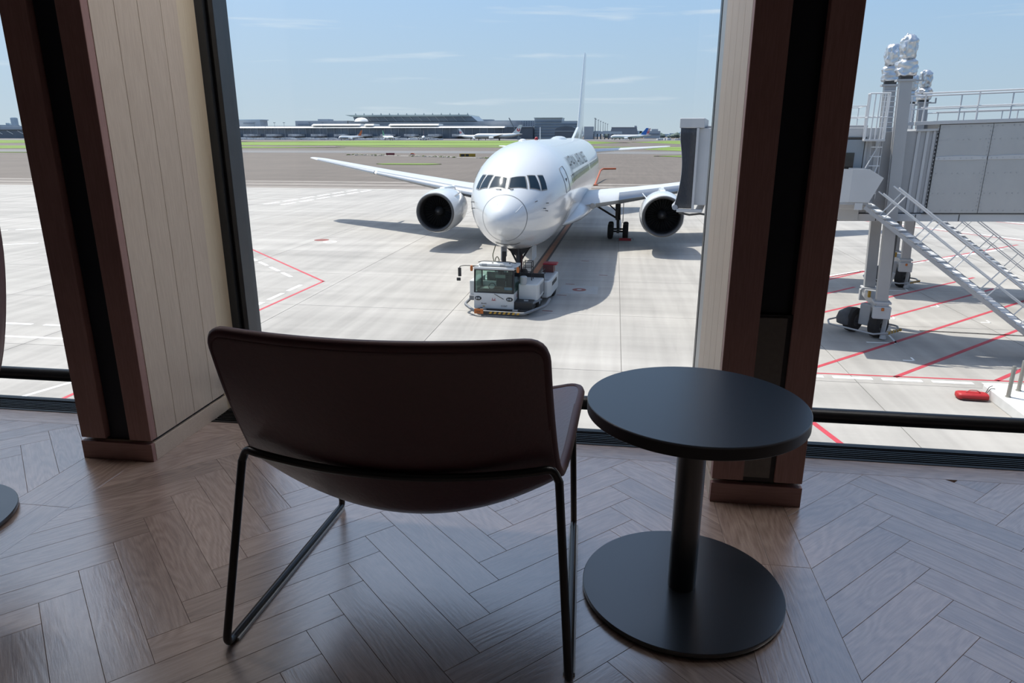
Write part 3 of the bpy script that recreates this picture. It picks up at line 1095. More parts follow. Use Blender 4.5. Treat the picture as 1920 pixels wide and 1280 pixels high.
M_tyre = mat('tyre rubber', (0.014, 0.014, 0.015), 0.8, var=0.2, scale=10)
M_gear = mat('landing gear grey', (0.17, 0.175, 0.18), 0.45, metal=0.4, var=0.15, scale=8)
M_geard = mat('dark gear parts', (0.035, 0.035, 0.038), 0.5, var=0.2, scale=8)
M_maroon = mat('maroon gear strut', (0.16, 0.03, 0.03), 0.5)
M_beacon = mat('red beacon glass', (0.55, 0.03, 0.03), 0.2)
M_cabwin = mat('cabin windows', (0.10, 0.12, 0.13), 0.15)

ST = [(0.0, 0.0, 4.05, 4.05, 4.05), (.08, .26, 4.32, 3.80, 4.06), (.3, .50, 4.57, 3.56, 4.07), (.7, .74, 4.82, 3.30, 4.10), (1.2, .98, 5.06, 3.06, 4.15), (1.8, 1.30, 5.36, 2.82, 4.22),
      (2.4, 1.62, 5.80, 2.62, 4.31), (3.0, 1.87, 6.22, 2.46, 4.40), (3.6, 2.06, 6.54, 2.33, 4.48), (4.5, 2.26, 6.87, 2.18, 4.57), (5.5, 2.40, 7.10, 2.07, 4.65), (6.5, 2.475, 7.24, 2.02, 4.7), (8, 2.515, 7.33, 1.98, 4.75), (10, 2.515, 7.35, 1.96, 4.78), (32, 2.515, 7.35, 1.96, 4.78),
      (36, 2.45, 7.34, 2.25, 4.85), (40, 2.15, 7.28, 3.0, 5.2), (44, 1.6, 7.15, 4.0, 5.6), (48, .95, 6.95, 5.05, 6.0), (50.6, .4, 6.7, 5.85, 6.3), (51.6, .12, 6.5, 6.2, 6.35)]
SX = [s[0] for s in ST]


def fus_sec(x):
    i = min(max(bisect_right(SX, x) - 1, 0), len(ST) - 2)
    d = SX[i + 1] - SX[i]
    t = (x - SX[i]) / d
    out = []
    for k in range(1, 5):
        p1, p2 = ST[i][k], ST[i + 1][k]
        if i == 0:
            m1 = m2 = p2 - p1
        else:
            m1 = (p2 - ST[i - 1][k]) / (SX[i + 1] - SX[i - 1]) * d
            m2 = ((ST[i + 2][k] - p1) / (SX[i + 2] - SX[i]) * d) if i + 2 < len(ST) else p2 - p1
        out.append((2 * t ** 3 - 3 * t ** 2 + 1) * p1 + (t ** 3 - 2 * t ** 2 + t) * m1 + (-2 * t ** 3 + 3 * t ** 2) * p2 + (t ** 3 - t ** 2) * m2)
    return out


def fus(x, deg, off=0.0):
    hw, top, bot, zc = fus_sec(x)
    a = radians(deg)
    c, s = cos(a), sin(a)
    h = (top - zc) if c >= 0 else (zc - bot)
    return Vector(((hw + off) * s, x, zc + (h + off) * c))


def skin_patch(corners, off, nu=6, nv=4, depth=0.03):
    """a curved panel lying on the fuselage; corners are (station, degrees) in order"""
    mb = MB()
    (a, b, c, d) = corners
    for lay in (off, off - depth):
        vs = []
        for j in range(nv + 1):
            for i in range(nu + 1):
                u, v = i / nu, j / nv
                x = (a[0] * (1 - u) + b[0] * u) * (1 - v) + (d[0] * (1 - u) + c[0] * u) * v
                g = (a[1] * (1 - u) + b[1] * u) * (1 - v) + (d[1] * (1 - u) + c[1] * u) * v
                vs.append(fus(x, g, lay))
        mb.add(vs, [(j * (nu + 1) + i, j * (nu + 1) + i + 1, (j + 1) * (nu + 1) + i + 1, (j + 1) * (nu + 1) + i) for j in range(nv) for i in range(nu)])
    return mb


jet = empty('airliner', (-4.78, 29.5, GZ), -radians(1.41), 'large white twin-engine airliner parked nose-on outside the middle window, with grey lettering along its side', 'aircraft')

rings = []
stn = [.02, .08, .18, .3, .5, .7, .95, 1.2, 1.5, 1.8, 2.1, 2.4, 2.7, 3.0, 3.3, 3.6, 4, 4.5, 5, 5.5, 6, 6.5, 7.2, 8, 10, 14, 20, 26, 32, 34, 36, 38, 40, 42, 44, 46, 48, 49.5, 50.6, 51.6]
NR = 64
for x in stn:
    rings.append([fus(x, 360.0 * k / NR) for k in range(NR)])
MB().loft(rings).build('fuselage', M_acw, jet, smooth=50)

# radome joint and lightning strips
rr = []
for x, o_ in ((1.22, 0.004), (1.245, 0.006), (1.27, 0.004)):
    rr.append([fus(x, 360.0 * k / NR, o_) for k in range(NR)])
MB().loft(rr, cap=False).build('radome_joint', M_line, jet, smooth=60)
for g in (62, -18):
    MB().tube([fus(.55 + .6 * i / 6, g - 6 * i / 6, .006) for i in range(7)], 0.012, 5).build('lightning_strip', M_acw, jet)
MB().tube([fus(1.9 + .1 * abs(i - 4) / 4, 180 + (i - 4) * 6, .004) for i in range(9)], 0.016, 5).build('door_seam', M_geard, jet)
# cockpit glazing
PANES = [[(2.30, 3.5), (2.55, 23.5), (2.07, 35.0), (1.73, 4.0)],
         [(2.67, 27.5), (2.90, 37.0), (2.54, 55.5), (2.19, 40.5)],
         [(3.03, 40.5), (3.28, 46.0), (2.97, 62.5), (2.62, 58.0)]]
for s in (1, -1):
    for p in PANES:
        big = []
        cx = sum(q[0] for q in p) / 4
        cg = sum(q[1] for q in p) / 4
        for q in p:
            big.append((cx + (q[0] - cx) * 1.14, s * (cg + (q[1] - cg) * 1.16)))
        skin_patch(big, 0.012).build('window_surround', M_wfrm, jet, smooth=40)
        skin_patch([(q[0], s * q[1]) for q in p], 0.022).build('cockpit_pane', M_cock, jet, smooth=40)
    MB().tube([fus(1.70, s * 14, .03), fus(1.62, s * 10, .05), fus(1.74, s * 3.5 if s > 0 else s * 22, .05)], 0.018, 5).build('wiper', M_geard, jet)
# doors
for s in (1, -1):
    mb = MB()
    X0, X1, G0, G1 = 5.25, 6.25, 55, 84
    mb.tube(fillet([fus(X0, s * G1, .006)] + [fus(X0, s * (G1 + (G0 - G1) * i / 6), .006) for i in range(1, 6)] + [fus(X0 + .1, s * G0, .006), fus(X1 - .1, s * G0, .006)] + [fus(X1, s * (G0 + (G1 - G0) * i / 6), .006) for i in range(1, 7)] + [fus(X0, s * G1, .006)], 0.05, 2), 0.014, 5)
    mb.build('cabin_door', M_line, jet)
    MB().span(-.02, .02, -.05, .05, -.09, .09).build('door_handle', M_geard, jet, xf=lambda p, s=s: p + fus(5.75, s * 71, .0))
# probes
for g, x in ((66, 1.95), (80, 2.6), (86, 2.35), (91, 2.5), (-80, 2.6), (-88, 2.4)):
    p, q = fus(x, g, 0), fus(x - .02, g, .12)
    MB().tube([p, q, q + Vector((0, -.14, 0))], 0.018, 6).build('air_data_probe', M_geard, jet)
# cabin windows, both sides, under a pixel apart: one piece
mb = MB()
for s in (1, -1):
    x = 7.6
    while x < 43:
        if not 21.5 < x < 22.4:
            mb.add(*(lambda q: (q.v, q.f))(skin_patch([(x, s * 70.5), (x + .27, s * 70.5), (x + .27, s * 79.5), (x, s * 79.5)], 0.008, 1, 2, 0.01)))
        x += 0.51
tag(mb.build('cabin_windows', M_cabwin, jet), kind='stuff')
# titles on the side turned to us
words_ = []
for wd in ('JAPAN', 'AIRLINES'):
    me = text_mesh(wd, 1.0, 0, 1.05)
    bm = bmesh.new()
    bm.from_mesh(me)
    bmesh.ops.subdivide_edges(bm, edges=[e for e in bm.edges if e.calc_length() > 0.15], cuts=2, use_grid_fill=False)
    bmesh.ops.triangulate(bm, faces=bm.faces)
    xs_ = [v.co.x for v in bm.verts]
    words_.append((bm, min(xs_), max(xs_)))
tot = sum(b_ - a_ for _, a_, b_ in words_) + 0.42
for s in (1, -1):
    run_ = 0.0
    for bm, xa_, xb_ in words_:
        b2 = bm.copy()
        for v in b2.verts:
            u, t = (run_ + v.co.x - xa_) / tot, v.co.y / 0.70
            v.co = fus(8.3 + 13.2 * u if s > 0 else 21.5 - 13.2 * u, s * (66.5 - 18.5 * t), 0.03)
        run_ += xb_ - xa_ + 0.42
        mm = bpy.data.meshes.new('title_word')
        b2.to_mesh(mm)
        b2.free()
        mm.materials.append(M_letter)
        o = bpy.data.objects.new('title_word', mm)
        COL.objects.link(o)
        o.parent = jet


def airfoil(le, chord, thick, n=9):
    """closed ring in the y-z plane at lateral x = le.x"""
    up, lo = [], []
    for i in range(n):
        t = (1 - cos(pi * i / (n - 1))) / 2
        yt = thick * (1.4845 * sqrt(t) - 0.63 * t - 1.758 * t * t + 1.4215 * t ** 3 - 0.5075 * t ** 4) * 1.0
        up.append((t, yt))
        lo.append((t, -yt * 0.75))
    pts = up + lo[-2:0:-1]
    return [Vector((le[0], le[1] + t * chord, le[2] + z)) for t, z in pts]


WS = [(2.0, 17.7, 3.05, 11.6, 1.35), (4.6, 19.6, 3.30, 9.8, 1.1), (7.6, 21.5, 3.66, 7.6, .85), (15.5, 26.8, 4.55, 4.9, .5), (22.8, 31.6, 5.45, 2.6, .26), (23.9, 32.7, 5.57, 1.5, .12)]
for s in (1, -1):
    MB().loft([airfoil((s * a, b, c), ch, th) for a, b, c, ch, th in WS]).build('wing', M_acg, jet, smooth=50)
    sl = MB()
    for (a, b, c, ch, th), (a2, b2, c2, ch2, th2) in zip(WS[1:4], WS[2:5]):
        for k0, k1 in ((0.02, 0.98),):
            def LEp(t):
                return Vector((s * (a + (a2 - a) * t), b + (b2 - b) * t, c + (c2 - c) * t)), ch + (ch2 - ch) * t, th + (th2 - th) * t
            rg = []
            for t in (k0, k1):
                p, C_, T_ = LEp(t)
                rg.append([p + Vector((0, -.03 + yy * T_ * 1.0, zz * T_)) for yy, zz in ((.75, .42), (.32, .33), (.06, .16), (-.02, .0), (.06, -.12), (.32, -.24), (.75, -.31))])
            sl.loft(rg, cap=False, closed=False)
    sl.build('leading_edge_slat', M_alu, jet, smooth=50)
    # flap track fairings
    for la in (5.6, 11.5, 17.0):
        i = max(k for k in range(len(WS) - 1) if WS[k][0] <= la)
        t = (la - WS[i][0]) / (WS[i + 1][0] - WS[i][0])
        le = WS[i][1] + (WS[i + 1][1] - WS[i][1]) * t
        z = WS[i][2] + (WS[i + 1][2] - WS[i][2]) * t
        ch = WS[i][3] + (WS[i + 1][3] - WS[i][3]) * t
        MB().lathe([(0, 0), (.12, .4), (.2, 1.3), (.14, 2.6), (0, 3.4)], 10, Matrix.Translation((s * la, le + ch * .62, z - .32)) @ Matrix.Rotation(-pi / 2, 4, 'X')).build('flap_fairing', M_acg, jet, smooth=50)
    # engine
    e = Vector((s * 7.55, 16.4, 2.58))
    T = Matrix.Translation(e) @ Matrix.Rotation(-pi / 2, 4, 'X')
    nac = MB().lathe([(1.315, .10), (1.38, .35), (1.455, .95), (1.48, 1.7), (1.45, 2.7), (1.36, 3.8), (1.2, 4.7), (1.12, 4.9), (.95, 4.7), (.95, 4.2)], 56, T).build('nacelle', M_acw, jet, smooth=50)
    MB().lathe([(1.12, .26), (1.15, .10), (1.20, .02), (1.25, 0.0), (1.29, .03), (1.322, .12), (1.335, .20), (1.31, .22)], 56, T).build('intake_lip', M_lip, jet, smooth=60)
    MB().lathe([(1.125, .24), (1.10, .5), (1.11, 1.05), (1.12, 1.35), (0.2, 1.38), (0, 1.38)], 56, T).build('intake_duct', M_duct, nac, smooth=40)
    bl = MB()
    for k in range(30):
        a = 2 * pi * k / 30
        d, tn = Vector((cos(a), sin(a), 0)), Vector((-sin(a), cos(a), 0))
        bl.add([T @ (d * r + tn * o_ + Vector((0, 0, z))) for r, o_, z in ((.32, -.02, 1.12), (1.08, -.085, 1.02), (1.08, .085, 1.18), (.32, .03, 1.26))], [(0, 1, 2, 3)])
    tag(bl.build('fan_blades', M_fan, nac), kind='stuff')
    MB().lathe([(0, .78), (.10, .82), (.22, .95), (.31, 1.12), (.33, 1.3)], 24, T).build('spinner', M_spin, nac, smooth=50)
    MB().lathe([(.72, 4.6), (.66, 5.4), (.48, 6.0), (.40, 6.0), (.40, 5.2), (0, 5.2)], 32, T).build('exhaust_cone', M_lip, nac, smooth=50)
    MB().prism([(17.9, 3.85), (18.6, 4.12), (21.0, 4.05), (22.4, 3.78), (25.5, 3.45), (24.2, 3.1), (21.0, 3.3), (18.5, 3.7)], -.2, .2, Matrix.Translation((e.x, 0, 0)) @ Matrix(((0, 0, 1, 0), (1, 0, 0, 0), (0, 1, 0, 0), (0, 0, 0, 1)))).build('engine_pylon', M_acw, jet, bevel=.08)
    MB().prism([(17.7, 0), (18.6, .38), (18.9, .38), (18.9, 0)], -.02, .02, Matrix.Translation((e.x - s * 1.05, 0, e.z + 1.02)) @ Matrix.Rotation(-s * .8, 4, 'Y') @ Matrix(((0, 0, 1, 0), (1, 0, 0, 0), (0, 1, 0, 0), (0, 0, 0, 1)))).build('nacelle_strake', M_acw, jet)
    # tailplane
    MB().loft([airfoil((s * a, b, c), ch, th) for a, b, c, ch, th in ((.7, 43.6, 5.9, 6.2, .55), (8.8, 48.8, 6.38, 2.5, .2), (9.35, 49.6, 6.42, 1.4, .1))]).build('tailplane', M_acg, jet, smooth=50)
    # main gear: four wheels on a bogie
    g = Vector((s * 4.62, 24.8, 0))
    MB().cyl(g + Vector((0, 0, .62)), g + Vector((s * -.05, .1, 1.5)), .12, n=14).cyl(g + Vector((s * -.05, .1, 1.35)), g + Vector((s * -.1, .2, 3.1)), .2, n=16).build('main_gear_strut', M_geard, jet, smooth=40)
    MB().bar(g + Vector((0, -.85, .58)), g + Vector((0, .85, .58)), .22, .24).build('bogie_beam', M_geard, jet, bevel=.03)
    MB().cyl(g + Vector((-s * .1, .1, 1.45)), g + Vector((-s * 1.65, .1, 2.35)), .075, n=10).cyl(g + Vector((-s * .7, .12, 2.45)), g + Vector((-s * .05, .1, 1.9)), .05, n=8).build('side_brace', M_geard, jet, smooth=40)
    MB().cyl(g + Vector((0, -.05, 1.5)), g + Vector((0, -1.0, 2.6)), .06, n=8).build('drag_brace', M_geard, jet, smooth=40)
    MB().span(-.03, .03, -.7, .7, 1.2, 2.75).build('gear_door', M_acw, jet, xf=lambda p, g=g, s=s: p + g + Vector((s * .34, .1, 0)))
    for yy in (-.71, .71):
        MB().cyl(g + Vector((-.5, yy, .58)), g + Vector((.5, yy, .58)), .07, n=10).build('axle', M_geard, jet)
        for xx in (-.57, .57):
            w = MB().lathe([(.28, -.2), (.46, -.21), (.56, -.15), (.585, 0), (.56, .15), (.46, .21), (.28, .2)], 28, Matrix.Translation(g + Vector((xx, yy, .585))) @ Matrix.Rotation(pi / 2, 4, 'Y')).build('main_wheel', M_tyre, jet, smooth=40)
            MB().lathe([(0, -.12), (.24, -.14), (.285, -.19), (.285, .19), (.24, .14), (0, .12)], 20, Matrix.Translation(g + Vector((xx, yy, .585))) @ Matrix.Rotation(pi / 2, 4, 'Y')).build('wheel_hub', M_gear, w, smooth=40)
# wing root fairing with landing lights
rg = []
for y, hw, zb, zt in ((13.6, 1.0, 2.02, 2.3), (15.0, 1.9, 1.92, 2.8), (16.5, 2.5, 1.84, 3.3), (18.5, 2.8, 1.76, 3.7), (24, 2.9, 1.62, 3.4), (28, 2.6, 1.75, 3.0), (31.5, 1.4, 2.0, 2.5)):
    rg.append([Vector((hw * cos(2 * pi * k / 32) * (1 if True else 0), y, (zb + zt) / 2 + (zt - zb) / 2 * sin(2 * pi * k / 32))) for k in range(32)])
MB().loft(rg).build('belly_fairing', M_acw, jet, smooth=50)
for s in (1, -1):
    MB().lathe([(0, -.02), (.17, -.02), (.2, .05), (.2, .16)], 18, Matrix.Translation((s * 2.98, 18.0, 3.05)) @ Matrix.Rotation(-pi / 2, 4, 'X')).build('landing_light', M_alu, jet, smooth=40)
# fin
FS = [(7.0, 40.3, 8.7, .34), (7.9, 41.2, 8.0, .32), (15.2, 47.6, 3.6, .16), (15.85, 48.6, 2.6, .08)]
rg = []
for z, le, ch, th in FS:
    rg.append([Vector((p.z, p.y, z)) for p in airfoil((0, le, 0), ch, th * 1.0)])
    rg[-1] = [Vector((q.x if q.x >= 0 else q.x / .75, q.y, q.z)) for q in rg[-1]]
MB().loft(rg).build('tail_fin', M_acw, jet, smooth=50)
MB().prism([(35.5, 7.25), (41.6, 8.35), (42.5, 7.2)], -.12, .12, Matrix(((0, 0, 1, 0), (1, 0, 0, 0), (0, 1, 0, 0), (0, 0, 0, 1)))).build('dorsal_fillet', M_acw, jet, bevel=.06)
# bits on the crown
MB().lathe([(.11, -.05), (.10, .08), (.05, .14), (0, .15)], 12, Matrix.Translation((0, 11.5, 7.36))).build('beacon', M_beacon, jet, smooth=50)
MB().prism([(13.0, 7.3), (13.05, 8.05), (13.12, 8.05), (13.3, 7.3)], -.02, .02, Matrix(((0, 0, 1, 0), (1, 0, 0, 0), (0, 1, 0, 0), (0, 0, 0, 1)))).build('blade_antenna', M_acw, jet)
MB().lathe([(.3, -.1), (.28, .02), (.15, .1), (0, .12)], 16, Matrix.Translation((-.35, 8.6, 7.3)) @ Matrix.Scale(.8, 4, (1, 0, 0))).build('dome_antenna', M_acw, jet, smooth=50)
MB().lathe([(.55, -.2), (.52, .05), (.36, .17), (.18, .22), (0, .23)], 20, Matrix.Translation((0, 24, 7.3)) @ Matrix.Scale(5.5, 4, (0, 1, 0))).build('satellite_dome', M_acw, jet, smooth=50)
# nose gear, wheels held by the tug
ng = Vector((0, 5.1, 0))
MB().cyl(ng + Vector((0, 0, .62)), ng + Vector((0, .06, 1.5)), .085, n=14).cyl(ng + Vector((0, .05, 1.3)), ng + Vector((0, .12, 2.4)), .14, n=14).build('nose_gear_strut', M_gear, jet, smooth=40)
MB().cyl(ng + Vector((.16, -.06, .9)), ng + Vector((.18, .0, 2.3)), .055, n=10).build('gear_tow_link', M_maroon, jet, smooth=40)
for s in (1, -1):
    MB().cyl(ng + Vector((s * .1, .0, 1.45)), ng + Vector((s * .62, .3, 2.3)), .05, n=8).build('nose_gear_brace', M_geard, jet, smooth=40)
    MB().prism([(s * .12, 1.75), (s * .72, 2.24), (s * .2, 2.24), (s * .1, 2.1)][::s], -.03, .03, Matrix.Translation((0, 5.0, 0)) @ Matrix(((1, 0, 0, 0), (0, 0, -1, 0), (0, 1, 0, 0), (0, 0, 0, 1)))).build('torque_link', M_geard, jet)
    MB().span(-.02, .02, -.75, .75, 1.55, 2.3).build('nose_gear_door', M_acw, jet, xf=lambda p, s=s: p + Vector((s * .78, 5.3, 0)))
    w = MB().lathe([(.2, -.15), (.36, -.16), (.45, -.11), (.47, 0), (.45, .11), (.36, .16), (.2, .15)], 24, Matrix.Translation(ng + Vector((s * .3, 0, .62))) @ Matrix.Rotation(pi / 2, 4, 'Y')).build('nose_wheel', M_tyre, jet, smooth=40)
MB().span(-.1, .1, -.06, .06, 1.3, 2.05).build('taxi_light_box', M_geard, jet, xf=lambda p: p + Vector((-.62, 4.4, 0)), bevel=.02)
hose = [Vector((-.95, 3.9, 2.42)), Vector((-1.08, 3.8, 1.95)), Vector((-.98, 3.75, 1.55)), Vector((-.78, 3.7, 1.5)), Vector((-.72, 3.7, 1.75)), Vector((-.84, 3.72, 1.95)), Vector((-.95, 3.75, 1.75)), Vector((-.92, 3.7, 1.2)), Vector((-.9, 3.6, 1.05))]
M_hose = mat('olive hose', (0.17, 0.19, 0.06), 0.6)
MB().tube(fillet(hose, .12, 4), .022, 6).build('headset_cable', M_hose, jet, smooth=50)

for xx, yy, nm in ((5.19, 23.35, 'red wheel chock in front of the right main wheels of the airliner'),):
    ch = empty('wheel_chock', tuple(jet.matrix_basis @ Vector((xx, yy, 0))) if False else (-4.78 + yy * sin(radians(1.41)) + xx * cos(radians(1.41)), 29.5 + yy * cos(radians(1.41)) - xx * sin(radians(1.41)), GZ), -radians(1.41), nm, 'chock')
    MB().prism([(-.12, 0), (.12, 0), (.04, .18), (-.04, .18)], -.45, .45, Matrix(((0, 0, 1, 0), (1, 0, 0, 0), (0, 1, 0, 0), (0, 0, 0, 1)))).build('chock_block', mat('chock red', (0.55, 0.03, 0.04), 0.6), ch, bevel=.01)
    MB().tube([(.42, 0, .14), (.55, 0, .22), (.62, .05, .03)], .012, 6).build('rope', M_signk, ch)

# ================================================================== towbarless tug (local: y runs back from its front bumper)
M_tugw = mat('tug white paint', (1.02, 1.02, 1.0), 0.4, var=0.05, scale=3)
M_tugg = mat('tug light grey', (0.66, 0.67, 0.68), 0.45, var=0.08, scale=4)
M_tugd = mat('tug dark chassis', (0.03, 0.03, 0.032), 0.6, var=0.2, scale=6)
M_guard = mat('bumper grey', (0.30, 0.31, 0.33), 0.5, var=0.15, scale=6)
M_amber = mat('amber lamp', (0.80, 0.20, 0.02), 0.35)
M_stripe = mat('stripe yellow', (0.72, 0.40, 0.03), 0.5)
M_tglass = glass_mat('tug windscreen', (0.80, 0.90, 0.87), 0.10)
M_seat = mat('seat cloth', (0.025, 0.027, 0.032), 0.8)
M_cover = mat('pale seat cover', (0.55, 0.60, 0.56), 0.8)
M_blue = mat('blue clipboard', (0.10, 0.33, 0.62), 0.5)
M_lens = mat('lamp lens', (0.55, 0.57, 0.58), 0.1)
M_redp = mat('red panel', (0.60, 0.03, 0.05), 0.5)

tug = empty('pushback_tug', (-4.64, 28.82, GZ), -radians(4.0), 'white towbarless pushback tug under the airliner nose', 'tug')
tug.scale = (0.97, 0.97, 0.97)
B = lambda mb, n, m, bev=0.0, p=None, **k: mb.build(n, m, p or tug, bevel=bev, **k)
B(MB().span(-1.3, 1.32, .5, 5.8, .22, .62), 'chassis', M_tugd, .03)
# cab
CX0, CX1, CY0, CY1 = -1.36, .50, .42, 1.95
B(MB().span(CX0, CX1, CY0, CY1, .26, 1.00).span(CX0 + .03, CX1 - .03, CY0 + .03, CY1, .18, .26), 'cab_body', M_tugw, .03)
B(MB().span(CX0, CX1, CY1 - .07, CY1, 1.0, 1.25).span(CX0, CX1, CY1 - .07, CY1, 1.95, 2.05), 'cab_rear_wall', M_tugw, .02)
B(MB().span(CX0 + .06, CX1 - .06, CY1 - .04, CY1 - .03, 1.25, 1.95), 'rear_glass', M_tglass)
for x in (CX0 + .03, CX1 - .03):
    for y0_, y1_ in ((CY0 + .03, CY0 + .06), (CY1 - .1, CY1 - .07)):
        B(MB().bar((x, y0_, 1.0), (x, y0_ + (0.10 if y0_ < 1 else 0), 2.08), .055, .06), 'cab_pillar', M_tugd, .008)
B(MB().span(CX0 - .01, CX1 + .01, CY0 + .06, CY1, 2.05, 2.16), 'cab_roof', M_tugw, .03)
ws = B(MB().add([(CX0 + .05, CY0 + .03, 1.0), (CX1 - .05, CY0 + .03, 1.0), (CX1 - .05, CY0 + .12, 2.06), (CX0 + .05, CY0 + .12, 2.06), (CX0 + .05, CY0 + .045, 1.0), (CX1 - .05, CY0 + .045, 1.0), (CX1 - .05, CY0 + .135, 2.06), (CX0 + .05, CY0 + .135, 2.06)], [(0, 1, 2, 3), (7, 6, 5, 4), (0, 4, 5, 1), (3, 2, 6, 7), (1, 5, 6, 2), (0, 3, 7, 4)]), 'windscreen', M_tglass)
B(MB().tube([(CX0 + .07, CY0 + .02, 1.02), (CX1 - .07, CY0 + .02, 1.02), (CX1 - .07, CY0 + .105, 2.03), (CX0 + .07, CY0 + .105, 2.03)], .028, 6, closed=True), 'windscreen_seal', M_tugd, p=ws)
for x in (CX0 + .005, CX1 - .015):
    B(MB().span(x, x + .01, CY0 + .12, CY1 - .12, 1.0, 2.05), 'side_glass', M_tglass)
B(MB().bar((-.40, CY0 - .01, .97), (.03, CY0 - .01, .74), .02, .02), 'wiper', M_tugd)
for x in (CX0 + .20, CX1 - .20):
    h = B(MB().lathe([(0, -.03), (.14, -.03), (.16, 0), (.16, .04)], 20, Matrix.Translation((x, CY0 - .005, .74)) @ Matrix.Rotation(-pi / 2, 4, 'X') @ Matrix.Scale(.62, 4, (0, 1, 0))), 'headlamp_housing', M_tugd, smooth=40)
    for dx in (-.06, .05):
        B(MB().lathe([(0, -.05), (.035, -.045), (.05, -.03)], 14, Matrix.Translation((x + dx, CY0 - .005, .74)) @ Matrix.Rotation(-pi / 2, 4, 'X')), 'lamp_lens', M_lens, p=h, smooth=40)


def lettering(body, size, loc, m, parent, name='lettering', rot=(pi / 2, 0, 0), ext=0.003):
    me = text_mesh(body, size, ext)
    me.materials.append(m)
    o = bpy.data.objects.new(name, me)
    COL.objects.link(o)
    o.parent = parent
    o.location = loc
    o.rotation_euler = rot
    return o


lettering('21047', .12, (-.10, CY0 - .004, .38), M_letter, tug, 'fleet_number')
lettering('Shuttle', .09, (-1.02, CY0 - .004, .48), M_letter, tug, 'front_wording')
B(MB().span(-.95, -.84, CY0 - .004, CY0 + .01, .36, .40), 'yellow_sticker', M_stripe)
em = MB()
for k in range(14):
    a0, a1 = radians(140 + 260 * k / 14), radians(140 + 260 * (k + 1) / 14)
    em.add([(.05 * cos(a0) * r, 0, .05 * sin(a0) * r) for r in (1, 1.45)] + [(.05 * cos(a1) * r, 0, .05 * sin(a1) * r) for r in (1.45, 1)], [(0, 1, 2, 3)])
em = B(em, 'crest', M_redp, xf=lambda p: p + Vector((-.43, CY0 - .006, .74)))
B(MB().span(-.10, .10, -.003, 0, -.005, .018), 'crest_bar', M_redp, p=em, xf=lambda p: p + Vector((-.43, CY0 - .006, .665)))
B(MB().lathe([(.075, 0), (.075, .006), (.05, .006), (.05, 0)], 18, Matrix.Translation((CX1 + .0, 1.05, .80)) @ Matrix.Rotation(pi / 2, 4, 'Y')), 'side_crest', M_redp)
# inside the cab
B(MB().span(CX0 + .1, CX1 - .1, CY0 + .16, CY0 + .42, .95, 1.12), 'dashboard', M_seat, .03)
B(MB().lathe([(.15, -.012), (.168, 0), (.15, .012), (.132, 0), (.15, -.012)], 24, Matrix.Translation((-.62, CY0 + .46, 1.22)) @ Matrix.Rotation(.9, 4, 'X')), 'steering_wheel', M_seat, smooth=60)
for x, cov in ((-.36, M_cover), (.12, M_seat)):
    B(MB().span(x - .22, x + .22, CY0 + .70, CY0 + 1.15, .95, 1.12), 'seat', M_seat, .04)
    B(MB().span(x - .22, x + .22, CY0 + 1.08, CY0 + 1.22, 1.1, 1.60), 'seat_back', M_seat, .05)
    B(MB().span(x - .24, x + .24, CY0 + 1.04, CY0 + 1.10, 1.48, 1.64), 'seat_cover', cov, .03)
    B(MB().lathe([(0, 0), (.11, .03), (.15, .13), (.12, .24), (0, .28)], 16, Matrix.Translation((x, CY0 + 1.14, 1.62))), 'head_rest', M_seat, smooth=50)
B(MB().bar((.02, CY0 + .20, 1.14), (.42, CY0 + .20, 1.14), .02, .22, up=(0, -.2, 1)), 'clipboard', M_blue)
# roof gear
B(MB().span(CX0 + .20, CX1 - .15, CY0 + .22, CY0 + .42, 2.19, 2.29), 'light_bar', M_tugw, .02)
for x in (CX0 + .45, CX0 + 1.3):
    B(MB().span(x - .12, x + .12, CY0 + .20, CY0 + .25, 2.19, 2.29), 'work_lamp', M_lens, .01)
for x in (CX0 + .7, CX0 + 1.5):
    B(MB().lathe([(.05, 0), (.05, .05), (.03, .09), (0, .1)], 10, Matrix.Translation((x, CY0 + .8, 2.16))), 'roof_vent', M_tugd, smooth=40)
B(MB().tube(fillet([(CX0 + .1, CY0 + .5, 2.3), (CX0 + .3, CY0 + .5, 2.36), (CX1 - .3, CY0 + .5, 2.36), (CX1, CY0 + .5, 2.30)], .08, 3), .018, 6), 'roof_rail', M_tugd, smooth=50)
mir = MB().tube(fillet([(CX0 + .2, CY0 + .18, 2.18), (CX0 - .45, CY0 + .1, 2.20), (CX0 - .66, CY0 + .05, 2.16), (CX0 - .66, CY0 + .05, 1.75)], .08, 4), .018, 6)
mir = B(mir, 'mirror_arm', M_tugd, smooth=50)
B(MB().span(CX0 - .73, CX0 - .59, CY0 + .01, CY0 + .09, 1.70, 2.10), 'mirror', M_tugd, .02, p=mir)
B(MB().span(CX0 - .80, CX0 - .62, CY0 + .0, CY0 + .08, 1.50, 1.64), 'wide_mirror', M_tugd, .02, p=mir)
for x in (CX0 - .12, CX1 + .16):
    B(MB().lathe([(0, -.13), (.05, -.12), (.07, 0), (.05, .12), (0, .14)], 12, Matrix.Translation((x, CY0 + .12, 2.08))), 'amber_lamp', M_amber, smooth=50)
    B(MB().bar((x, CY0 + .14, 2.18), (x + (.2 if x < 0 else -.2), CY0 + .16, 2.14), .03, .03), 'lamp_bracket', M_tugd)
